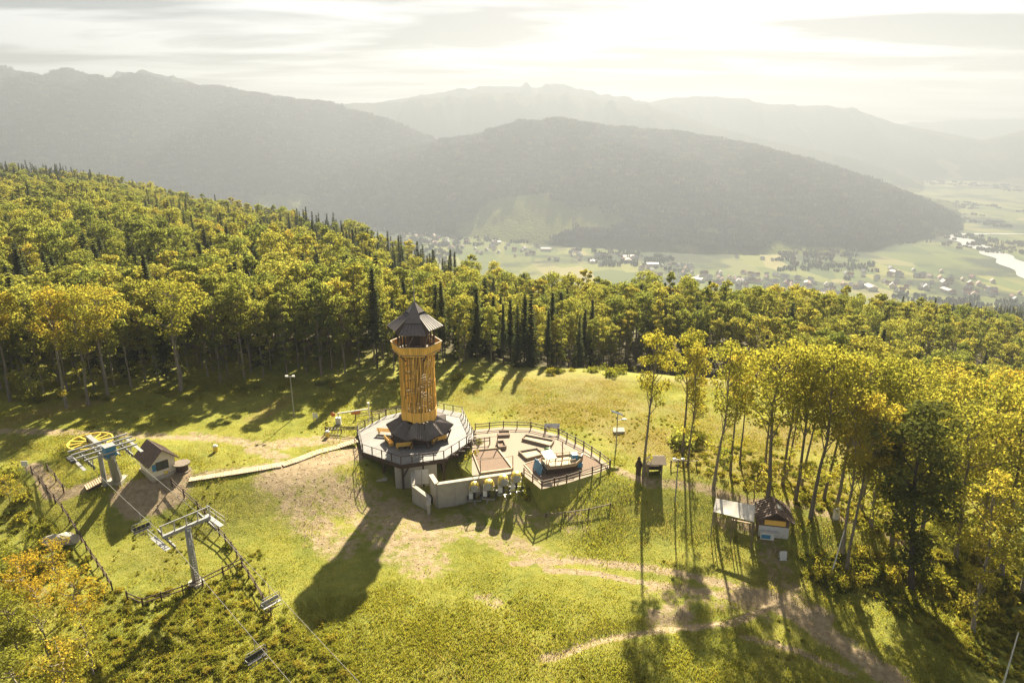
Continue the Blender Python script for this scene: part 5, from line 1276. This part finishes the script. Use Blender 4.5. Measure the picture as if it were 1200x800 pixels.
MB().sheet([p + Vector((-.4, -.25, 0)), p + Vector((.4, -.25, 0)), p + Vector((.4, 0, 1.05)), p + Vector((-.4, 0, 1.05))], .05).build('front_panel', M['white_paint'], t); MB().sheet([p + Vector((.4, .3, 0)), p + Vector((-.4, .3, 0)), p + Vector((-.4, .03, 1.05)), p + Vector((.4, .03, 1.05))], .05).build('back_panel', M['white_paint'], t)
p = G(979, 608); t = thing('white_stand', 'small white info stand on the path between the trunks', 'stand', p)
MB().box(p + Vector((0, 0, .55)), (.55, .4, 1.1)).build('body', M['white_paint'], t); MB().box(p + Vector((0, -.03, 1.25)), (.65, .1, .4)).build('panel', M['white_paint'], t)
p = G(790, 547); rail_fence(g_line([(786, 548), (800, 546), (816, 548)]), 'pale horizontal rail between two lone beeches', gap=2.6, rails=(.9,), mat='old_wood')
rail_fence([off(G(a, b)) for a, b in ((616, 608), (640, 606), (662, 604), (690, 600), (715, 594))], 'low thin wire fence in the grass below the playground', gap=2.6, rails=(.8,), mat='old_wood', h=.55)
VM = (M['bark'], M['grove_leaf'])
# ---------------------------------------------------------------- the lone tall beeches right of the clearing
def place_top(px, py, tx, ty, me_h=20.):
    """foot at a pixel; height so that the top reaches the other pixel"""
    b = G(px, py); d = ray(tx, ty); t = b.y / d[1]; z = CH + d[2] * t
    return b, max(6., z - b.z), d[0] * t - b.x
LONE = [(754, 557, 772, 374, 0, 'slender beech nearest the playground, standing alone beside the small shelter', .85), (800, 532, 812, 374, 2, 'slim beech behind the twin headed lamp post', .8), (806, 545, 822, 392, 1, 'thin second beech close behind the twin headed lamp post', .6), (836, 572, 866, 388, 1, 'leaning beech at the left corner of the canvas awning', .85),
    (856, 556, 868, 400, 0, 'thin beech just behind the canvas awning', .7), (867, 543, 880, 410, 2, 'thinner beech further behind the canvas awning', .6), (899, 590, 912, 392, 3, 'stout forked beech rising right behind the brown kiosk', 1.2), (897, 548, 908, 400, 0, 'beech in the second row behind the brown kiosk', .8),
    (917, 569, 938, 386, 1, 'tall beech right of the kiosk roof in the second row', .95), (921, 560, 955, 398, 2, 'slim beech leaning right behind the kiosk', .7), (932, 586, 962, 392, 3, 'tall beech beside the path right of the kiosk', 1.0), (939, 569, 978, 400, 0, 'beech behind the path right of the kiosk', .8),
    (950, 606, 990, 392, 1, 'big forked beech on the path right of the kiosk', 1.15), (965, 586, 1012, 408, 2, 'beech behind the big forked one on the path', .9), (978, 602, 1022, 400, 3, 'leaning beech beside the white info stand', 1.0), (987, 650, 1010, 440, 1, 'paired beech trunk left of its twin in the bushes', .9),
    (992, 668, 1032, 450, 0, 'paired beech trunk right of its twin in the bushes', .95), (1009, 596, 1050, 404, 2, 'beech behind the paired trunks', .9), (1035, 592, 1078, 412, 3, 'broad beech at the back of the right hand grove', 1.0), (1063, 570, 1100, 425, 1, 'beech at the far side of the right hand grove', .9)]
for i, (a, b, c, d, k, lab, wd) in enumerate(LONE):
    base, h, dx = place_top(a, b, c, d)
    s = h / 20.6; wv = wd * random.uniform(.95, 1.1)
    t = tree('tall_beech', TALL[k], VM, base - Vector((0, 0, .15)), (wv, wv, s), random.uniform(0, 6.28), lab, 'beech')
    t['group'] = 'tall beeches of the grove right of the clearing'
    ln = math.atan2(dx, h) * .8; t.rotation_euler = (0, ln, 0)
    for c_ in t.children: c_.rotation_euler = (0, 0, 0)
for a, b, c, d, k, lab, wd in ((78, 478, 52, 326, 0, 'pale trunked tall beech standing forward of the far left forest edge, leftmost of three', .95), (104, 475, 84, 328, 1, 'pale trunked tall beech standing forward of the far left forest edge, middle of three', .95), (126, 463, 112, 324, 3, 'pale trunked tall beech standing forward of the far left forest edge, rightmost of three', 1.0), (12, 470, -8, 330, 2, 'pale trunked beech cut by the left edge of the view', 1.0), (212, 458, 200, 318, 3, 'full crowned beech standing forward of the forest left of the lift hut', 1.25)):
    base, h, dx = place_top(a, b, c, d); t = tree('tall_beech', TALL[k], VM, base - Vector((0, 0, .15)), (wd * 1.1, wd * 1.1, h / 20.6), 0, lab, 'beech', 'tall beeches at the left forest edge'); t.rotation_euler = (0, math.atan2(dx, h) * .7, 0)
# darker dense trees lower right
DENSE = [(1045, 640, 1045, 470, 'beech', 'dense shaded beech in the right hand grove above the bushes', 1.0), (1075, 655, 1085, 480, 'beech', 'dark full beech in the middle of the lower right grove', 1.05), (1068, 690, 1055, 455, 'dark', 'densest beech in front of the lower right grove, shade painted into its darker leaves', 1.25), (1120, 660, 1130, 460, 'beech', 'green beech right of the darkest one', 1.0),
    (1150, 640, 1165, 430, 'beech', 'yellow beech at the right edge behind the grove', 1.0), (1173, 680, 1195, 440, 'beech', 'tall beech at the right edge of the view', 1.0), (1197, 700, 1225, 450, 'beech', 'beech cut by the right edge of the view', 1.0), (1110, 610, 1125, 430, 'beech', 'beech at the back of the lower right grove', 1.0), (1185, 610, 1205, 430, 'beech', 'second beech behind the right edge', 1.0),
    (1140, 740, 1160, 540, 'beech', 'young beech in the lower right bushes', .8), (1215, 770, 1250, 520, 'beech', 'beech just past the lower right corner', .9), (1090, 575, 1110, 415, 'beech', 'far beech above the lower right grove', .95), (1150, 580, 1175, 420, 'beech', 'far yellow beech near the right edge', .95), (1230, 640, 1260, 440, 'beech', 'beech beyond the right edge', 1.0), (1020, 620, 1040, 450, 'beech', 'dark leaning beech right of the paired trunks', .95)]
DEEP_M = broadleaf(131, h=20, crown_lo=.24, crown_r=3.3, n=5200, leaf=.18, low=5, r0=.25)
DENSE_M = [broadleaf(121 + i, h=20, crown_lo=(.3, .26, .36)[i], crown_r=(3.2, 3.5, 3.0)[i], n=3200, leaf=.165, low=4, r0=.24) for i in range(3)]
for a, b, c, d, kind, lab, wd in DENSE:
    base, h, dx = place_top(a, b, c, d)
    if kind == 'beech': t = tree('dense_beech', DENSE_M[random.randrange(3)], VM, base - Vector((0, 0, .2)), (wd * 1.15, wd * 1.15, h / 20.6), 0, lab, 'beech')
    else: t = tree('dense_beech', DEEP_M, (M['dark_bark'], M['shaded_leaf']), base - Vector((0, 0, .2)), (wd * 1.15, wd * 1.15, h / 20.6), 0, lab, 'beech')  # this crown's shade is painted in with the darker leaf colour
    t['group'] = 'trees of the lower right grove'; t.rotation_euler = (0, math.atan2(dx, h) * .6, random.uniform(0, 6.28) if abs(dx) < .5 else 0)
# young trees
YOUNG = broadleaf(91, h=6.2, crown_lo=.3, crown_r=1.7, n=700, leaf=.2, r0=.09, sparse=.6)
YOUNG2 = broadleaf(93, h=7.5, crown_lo=.18, crown_r=2.6, n=2300, leaf=.13, r0=.10, sparse=1.0)
YOUNG3 = broadleaf(97, h=7.0, crown_lo=.2, crown_r=2.4, n=2000, leaf=.13, r0=.10, sparse=.8)
GM = (M['bark'], M['gold_leaf']); YOUNG4 = broadleaf(99, h=7.0, crown_lo=.25, crown_r=2.3, n=1000, leaf=.13, r0=.09, sparse=.7); UM = (M['bark'], M['shrub_leaf'])
for a, b, me, mats, sc, lab in ((883, 588, YOUNG, BM, .85, 'small round green tree between the canvas awning and the kiosk'), (846, 556, YOUNG, BM, .6, 'sapling at the foot of the leaning beech'), (648, 428, YOUNG2, BM, 1.0, 'lighter small tree at the forest edge right behind the tower'), (40, 470, YOUNG2, BM, .8, 'low bushy sapling at the far left forest edge'), (813, 500, YOUNG3, BM, .9, 'small light tree behind the lone beeches')):
    p = G(a, b); tree('young_tree', me, mats, p - Vector((0, 0, .1)), sc, random.uniform(0, 6), lab, 'tree')
GOLD = [(35, 712, 1.0, 'g'), (70, 690, .95, 'g'), (98, 740, 1.05, 'g'), (20, 760, 1.0, 'u'), (60, 780, 1.0, 'y'), (110, 790, .95, 'y'), (5, 690, .9, 'u'), (-20, 730, 1.0, 'u'), (85, 830, 1.1, 'y'), (30, 840, 1.1, 'u'), (-15, 620, .7, 'u'), (12, 590, .6, 'y'), (-40, 800, 1.1, 'u'), (50, 735, .9, 'g')]
labs = {'g': 'orange leaved young tree', 'y': 'yellow leaved young tree', 'u': 'green leaved young tree'}
spots = ('beside the long boulder', 'under the left lift fence', 'at the lower left corner', 'near the bottom edge', 'at the left edge', 'below the rail fence', 'close to the camera', 'in the thicket by the ropes')
for i, (a, b, s, k) in enumerate(GOLD):
    p = G(a, b); me = (YOUNG2, YOUNG3)[i % 2] if k == 'u' else YOUNG4
    if k == 'g': m_ = GM
    elif k == 'y': m_ = VM
    else: m_ = UM
    h_ = 5.8 * s
    tree('thicket_tree', me, m_, p - Vector((0, 0, .1)), (s, s, s * .85), random.uniform(0, 6), f'{labs[k]} in the lower left thicket, ' + ('uppermost' if b < 700 else 'lowest' if b > 800 else 'middle') + f' part, {("far left", "left", "centre", "right")[min(3, max(0, int((a + 20) / 50)))]} side', 'tree', f'{labs[k]}s of the lower left thicket')

# ---------------------------------------------------------------- bushes
BUSH = [bush_mesh(i, 1.0 + .2 * (i % 2), (1.0, 1.5, .8, 1.2)[i], 420, .125) for i in range(4)]
bcount = 0
def bush(px, py, s, label, mat='shrub_leaf', group=None):
    global bcount
    p = G(px, py); i = random.randrange(4); me = BUSH[i]
    if mat != 'shrub_leaf': me = me.copy(); me.materials.clear()
    elif not me.materials: pass
    o = link('bush', me, M[mat], None, p - Vector((0, 0, .1))); o.scale = (s * random.uniform(.85, 1.25), s * random.uniform(.85, 1.25), s); o.rotation_euler.z = random.uniform(0, 6.28); tag(o, label, 'bush', group); bcount += 1
    return o
bush(797, 522, 2.2, 'large dark green bush behind the small shelter', 'beech_leaf')
for a, b, s, l in ((815, 516, 1.2, 'bush right of the large dark bush'), (848, 528, 1.1, 'low bush among the thin beeches'), (560, 520, .9, 'bush between the deck and the playground'), (545, 545, 1.0, 'low yellow green bush under the right side of the deck'), (556, 536, 1.1, 'yellow green bush against the netted court'), (612, 574, .8, 'bush at the end of the retaining wall beside the last snow gun'), (618, 584, .7, 'lower bush below the playground corner'), (268, 640, .9, 'yellow bush beside the right lift fence'), (28, 585, 1.3, 'bush by the white sign at the left'), (10, 560, 1.6, 'yellow bush at the left edge above the path'), (715, 440, 1.6, 'bright yellow bush at the forest edge'), (726, 437, 1.3, 'yellow bush beside the brighter one at the forest edge'), (695, 436, 1.2, 'low bush at the forest edge behind the meadow')): bush(a, b, s, l)
# bushes that stand in numbers: lower right under the trees, below the lift, along the forest edge
def region(poly, n):
    out = []; xs = [p[0] for p in poly]; ys = [p[1] for p in poly]
    while len(out) < n:
        x, y = random.uniform(min(xs), max(xs)), random.uniform(min(ys), max(ys)); c = False; j = len(poly) - 1
        for i in range(len(poly)):
            if (poly[i][1] > y) != (poly[j][1] > y) and x < (poly[j][0] - poly[i][0]) * (y - poly[i][1]) / (poly[j][1] - poly[i][1]) + poly[i][0]: c = not c
            j = i
        if c: out.append((x, y))
    return out
for poly, n, lo, hi, lab, grp in (([(925, 655), (1000, 640), (1090, 640), (1210, 650), (1210, 790), (1150, 760), (1060, 690), (960, 690)], 70, .6, 1.7, 'leafy bush in the undergrowth below the lower right grove', 'bushes of the lower right undergrowth'), ([(800, 520), (1010, 560), (1100, 610), (1180, 640), (1000, 630), (930, 575), (830, 545)], 40, .4, .95, 'low bush between the trunks of the right hand grove', 'bushes between the trunks of the grove'),
        ([(180, 720), (285, 680), (310, 720), (335, 790), (200, 800), (160, 750)], 26, .3, .8, 'scrubby bush on the slope below the lift tower', 'bushes below the lift tower'), ([(800, 440), (1000, 465), (1010, 540), (900, 520), (810, 480)], 44, .4, 1.2, 'scrubby bush on the meadow behind the right hand grove', 'bushes on the meadow behind the grove'), ([(0, 470), (400, 446), (640, 432), (780, 430), (780, 434), (400, 452), (0, 478)], 46, .4, 1.1, 'low bush along the forest edge', 'bushes along the forest edge'),
        ([(0, 560), (30, 590), (70, 680), (0, 690)], 7, .5, .9, 'bush in the thicket at the left edge', 'bushes at the left edge'), ([(310, 700), (400, 740), (420, 800), (330, 800)], 18, .3, .7, 'low weedy bush at the bottom of the meadow', 'bushes at the bottom of the meadow')):
    for x, y in region(poly, n): bush(x, y, random.uniform(lo, hi), lab, group=grp)

# ---------------------------------------------------------------- grass
T0 = [tuft_mesh(i, 20, .11, .022, .42) for i in range(2)]; T1 = tuft_mesh(5, 20, .20, .026, .42); T2 = tuft_mesh(6, 22, .26, .024, .42)
def grass_points(n, y0, y1, fn):
    y = y0 + (y1 - y0) * rng.random(n) ** 1.0; x = rng.uniform(-.82, .82, n) * y * 1.0
    k = fn(x, y); x, y = x[k], y[k]; return np.stack([x, y, terrain(x, y)], -1)
def lawn_ok(x, y):
    ey = np.interp(x, EX, EY); ok = y < ey + 6
    dirt = field(DIRT, x, y); ok &= rng.random(len(x)) > dirt * 1.6 - .05
    # not through the deck, the terrace or the huts
    def inside(poly):
        c = np.zeros(len(x), bool); j = len(poly) - 1
        for i in range(len(poly)):
            a, b = poly[i], poly[j]; cond = ((a[1] > y) != (b[1] > y)); 
            with np.errstate(divide='ignore', invalid='ignore'): xi = (b[0] - a[0]) * (y - a[1]) / (b[1] - a[1]) + a[0]
            c ^= cond & (x < xi); j = i
        return c
    ok &= ~inside(PG) & ~inside(DECK)
    ok &= rng.random(len(x)) < .25 + 1.3 * (fbm(x * .22, y * .22) - .25)
    return ok
gp = grass_points(110000, 34, 112, lawn_ok)
proto_g = []
for nm, me, mt, px in (('grass', T0[0], 'grass_blade', (620, 700)), ('grass', T1, 'grass_blade', (560, 740)), ('grass', T2, 'dry_blade', (700, 470))):
    p = G(*px); o = link(nm, me, M[mt], None, p); tag(o, 'grass growing on the clearing', kind='stuff'); proto_g.append(o)
dryness = field(DRY, gp[:, 0], gp[:, 1]) + (fbm(gp[:, 0] * .06 + 3, gp[:, 1] * .06) > .6) * .25
longf = sstep(68, 44, gp[:, 1]) * .6 + (fbm(gp[:, 0] * .09 + 31, gp[:, 1] * .09 + 7) > .56) * .5
gv = np.where(rng.random(len(gp)) < dryness * .45, 2, np.where(rng.random(len(gp)) < longf, 1, 0))
scatter('lawn_grass', gp, rng.uniform(.55, 1.35, len(gp)) * np.where(gv == 1, 1.25, 1), gv, [[proto_g[0]], [proto_g[1]], [proto_g[2]]], 'uneven meadow grass of the clearing')
# weeds on the slope below the lift and under the grove
wp = np.array([tuple(G(x, y)) for x, y in region([(150, 700), (290, 670), (330, 720), (420, 800), (150, 800)], 420) + region([(930, 650), (1200, 640), (1200, 800), (1150, 790), (1010, 690)], 700) + region([(780, 510), (1000, 550), (1180, 620), (1100, 640), (930, 590), (790, 545)], 600) + region([(0, 570), (150, 690), (170, 800), (0, 800)], 260)])
cx_, cy_ = rng.uniform(-45, 45, 9000), rng.uniform(36, 100, 9000); ck = (np.abs(cx_) < cy_ * .78) & (fbm(cx_ * .11 + 50, cy_ * .11 + 3, 3) > .585) & lawn_ok(cx_, cy_) & (field(DIRT, cx_, cy_) < .2)
cx_, cy_ = cx_[ck][:1100], cy_[ck][:1100]; meadow_weeds = np.stack([cx_, cy_, terrain(cx_, cy_)], -1)
wo = link('weeds', BUSH[2], M['shrub_leaf'], None, Vector(wp[0])); wo.scale = (.35, .35, .4); tag(wo, 'leafy weeds of the undergrowth', kind='stuff')
wn = len(wp) - 1; wp = np.concatenate([wp, meadow_weeds])
scatter('undergrowth', wp[1:], np.concatenate([rng.uniform(.22, .6, wn), rng.uniform(.10, .30, len(meadow_weeds))]), np.zeros(len(wp) - 1, int), [[wo]], 'leafy undergrowth on the slopes and under the grove')
# stones lying on the worn earth
sx_, sy_ = rng.uniform(-45, 30, 9000), rng.uniform(38, 96, 9000); sk = (field(DIRT, sx_, sy_) > .42) & ~(np.abs(sx_ - TC.x) + np.abs(sy_ - TC.y) < 12); sx_, sy_ = sx_[sk][:700], sy_[sk][:700]
sp_ = np.stack([sx_, sy_, terrain(sx_, sy_) + .02], -1)
so = link('gravel', MB().blob((0, 0, 0), (.5, .38, .26), 7, 5).mesh('gravel'), M['gravel'], None, Vector(sp_[0])); so.scale = (.15, .15, .15); tag(so, 'stones lying on the worn earth', kind='stuff')
scatter('loose_gravel', sp_[1:], rng.uniform(.06, .2, len(sp_) - 1), np.zeros(len(sp_) - 1, int), [[so]], 'stones lying on the worn earth of the paths', .3)
print('grass', len(gp), 'bushes', bcount)
# ---------------------------------------------------------------- valley: river, villages, far woods
def floor_pt(px, py):
    p = G(px, py); return p
def river():
    cen = [(1230, 330), (1200, 314), (1180, 303), (1160, 294), (1140, 286), (1126, 280), (1119, 276), (1124, 272.5), (1140, 271.5), (1160, 271), (1190, 271.5), (1230, 273)]
    wid = [95, 90, 80, 75, 70, 70, 75, 60, 38, 26, 18, 14]
    pts = [P(a, b, FLOOR + 3) for a, b in cen]; vs = []; fs = []
    P2 = []; W2_ = []
    for i in range(len(pts) - 1):
        for k in range(6): P2.append(pts[i].lerp(pts[i + 1], k / 6)); W2_.append(wid[i] + (wid[i + 1] - wid[i]) * k / 6)
    for i, p in enumerate(P2):
        d = (P2[min(i + 1, len(P2) - 1)] - P2[max(i - 1, 0)]); n = Vector((-d.y, d.x, 0)).normalized() * W2_[i] / 2 * (1 + .25 * math.sin(i * .9))
        for q in (p - n, p + n): vs.append((q.x, q.y, max(ground(p.x, p.y), ground(q.x, q.y)) + 1.5))
    for i in range(len(P2) - 1): fs.append((2 * i, 2 * i + 1, 2 * i + 3, 2 * i + 2))
    m, nt, N, L, out = new_mat('river_water'); b = N('ShaderNodeBsdfPrincipled'); b.inputs['Base Color'].default_value = (.55, .55, .52, 1); b.inputs['Roughness'].default_value = .3; L(b.outputs[0], out.inputs[0])
    n_ = N('ShaderNodeTexNoise'); n_.inputs['Scale'].default_value = .08; bp = N('ShaderNodeBump'); bp.inputs['Strength'].default_value = .15; bp.inputs['Distance'].default_value = 1; L(n_.outputs['Fac'], bp.inputs['Height']); L(bp.outputs[0], b.inputs['Normal'])
    tag(MB().add(vs, fs).build('river', m), 'pale bright river bending through the valley', kind='structure')
river()
HW = [solid('house_wall_%d' % i, c, None, .8, .3) for i, c in enumerate(((.86, .85, .82), (.78, .72, .62), (.80, .76, .66)))]
HR = [solid('house_roof_%d' % i, c, None, .6, .3) for i, c in enumerate(((.42, .18, .12), (.28, .27, .27), (.50, .48, .46), (.32, .20, .14)))]
def house_parts(L_, Wd, h, r):
    l, w = L_ / 2, Wd / 2
    wall = MB().add([(-l, -w, -3), (l, -w, -3), (l, w, -3), (-l, w, -3), (-l, -w, h), (l, -w, h), (l, w, h), (-l, w, h), (-l, 0, r - .2), (l, 0, r - .2)], [(0, 1, 5, 4), (2, 3, 7, 6), (1, 2, 6, 9, 5), (3, 0, 4, 8, 7)])
    rf = MB(); e = w + .8; ez = h - (r - h) * .8 / w
    for s in (-1, 1):
        q = [(-l - .8, 0, r), (l + .8, 0, r), (l + .8, s * e, ez), (-l - .8, s * e, ez)]; rf.sheet(q if s < 0 else q[::-1], .3)
    return wall, rf
HM = []
for (dims, sz) in (((13, 10, 6, 11), 'small'), ((18, 11, 6.5, 12), 'long'), ((11, 10, 5, 10.5), 'small'), ((34, 20, 8, 11), 'hall')):
    for i in range(3):
        wl, rf = house_parts(*dims); me = bpy.data.meshes.new('house'); k = len(wl.v)
        me.from_pydata(wl.v + rf.v, [], wl.f + [tuple(a + k for a in f) for f in rf.f]); me.materials.append(HW[i % 3]); ri = random.randrange(4); me.materials.append(HR[ri])
        me.polygons.foreach_set('material_index', [0] * len(wl.f) + [1] * len(rf.f)); me.update(); HM.append((me, sz, ('white', 'cream', 'beige')[i], ('red', 'dark grey', 'pale grey', 'brown')[ri]))
zones = [([(428, 262), (470, 265), (520, 280), (500, 285), (440, 272)], 22, 'at the head of the valley left'), ([(500, 280), (600, 285), (720, 300), (720, 318), (600, 302), (520, 292)], 52, 'in the village below the wooded hill'), ([(720, 300), (860, 318), (940, 325), (1000, 335), (980, 350), (860, 338), (760, 322)], 95, 'mid valley village'), ([(985, 318), (1080, 312), (1160, 330), (1200, 345), (1190, 352), (1060, 342), (1000, 340)], 70, 'in the village near the river'), ([(1060, 195), (1140, 190), (1195, 205), (1150, 215)], 24, 'in the far town on the plain'), ([(760, 290), (900, 280), (1000, 300), (900, 310)], 14, 'on the lower hill slope'), ([(880, 225), (960, 262), (930, 275), (880, 250)], 4, 'high on the wooded hill')]
hn = 0
for poly, n, where in zones:
    for x, y in region(poly, n):
        p = G(x, y)
        if p.y < 900: continue
        me, sz, wc, rc = random.choice(HM if random.random() < .25 else [h for h in HM if h[1] != 'hall'])
        p.z = ground(p.x, p.y); o = link('house', me, None, None, p); o.rotation_euler.z = random.uniform(0, 3.14); s = random.uniform(.8, 1.2) * (1.0 if p.y < 3200 else 1.5); o.scale = (s, s, s)
        tag(o, f'{sz} {wc} house with a {rc} roof {where}', 'house', f'houses {where}'); hn += 1
# clumps of trees on the far slopes and between the houses: a dozen simple trees to a clump
def far_clump(seed, conifer):
    rs = random.Random(seed); mb = MB()
    for k in range(9):
        x, y = rs.uniform(-22, 22), rs.uniform(-22, 22); h = rs.uniform(14, 22); r = rs.uniform(3.4, 5.0)
        if conifer: mb.tube([(x, y, -3), (x, y, h * .45), (x, y, h)], [r, r * .62, .1], 6, False)
        else: mb.blob((x, y, h * .5), (r * 1.2, r * 1.2, h * .5), 6, 5)
    return mb.mesh('far_trees')
FC = solid('far_conifer', (.030, .045, .020), (.020, .032, .015), .95, .05, per_object=.4); FB = solid('far_broadleaf', (.085, .085, .022), (.05, .06, .018), .95, .05, per_object=.4)
sl_pts = np.concatenate(SLOPE)
protos = []
for i in range(4):
    q = sl_pts[i * 50 + 7]; o = link('far_trees', far_clump(i, i < 3), FC if i < 3 else FB, None, Vector(q)); tag(o, 'woods covering the far slopes', kind='stuff'); protos.append([o])
vx = rng.uniform(-.25, .8, 9000); vy = rng.uniform(1300, 6500, 9000); vx = vx * vy; vm = fbm(vx * .0028 + 8, vy * .0022) > .57; vx, vy = vx[vm], vy[vm]
vp = np.stack([vx, vy, terrain(vx, vy)], -1); vp = vp[vp[:, 2] < FLOOR + 60]
allp = np.concatenate([sl_pts, vp]); var = np.concatenate([rng.choice([0, 1, 2, 2, 0, 3], len(sl_pts)), rng.choice([0, 3, 3, 3], len(vp))]); scl = np.concatenate([rng.uniform(.5, .9, len(sl_pts)), rng.uniform(.35, .7, len(vp))])
scatter('far_woods', allp, scl, var, protos, 'woods on the far slopes and along the valley fields')
print('houses', hn, 'clumps', len(allp))
# ---------------------------------------------------------------- haze
def haze():
    mb = MB(); mb.box((0, 5350, 10), (42000, 11700, 980))
    m, nt, N, L, out = new_mat('valley_haze')
    v = N('ShaderNodeVolumePrincipled'); v.inputs['Color'].default_value = (.325, .36, .41, 1); v.inputs['Density'].default_value = HAZE['density']; v.inputs['Anisotropy'].default_value = HAZE['g']
    L(v.outputs[0], out.inputs['Volume'])
    o = link('haze', mb.mesh('haze'), m); tag(o, 'pale evening haze filling the valley', kind='stuff')
HAZE = dict(density=2.5e-4, g=.30)
haze()
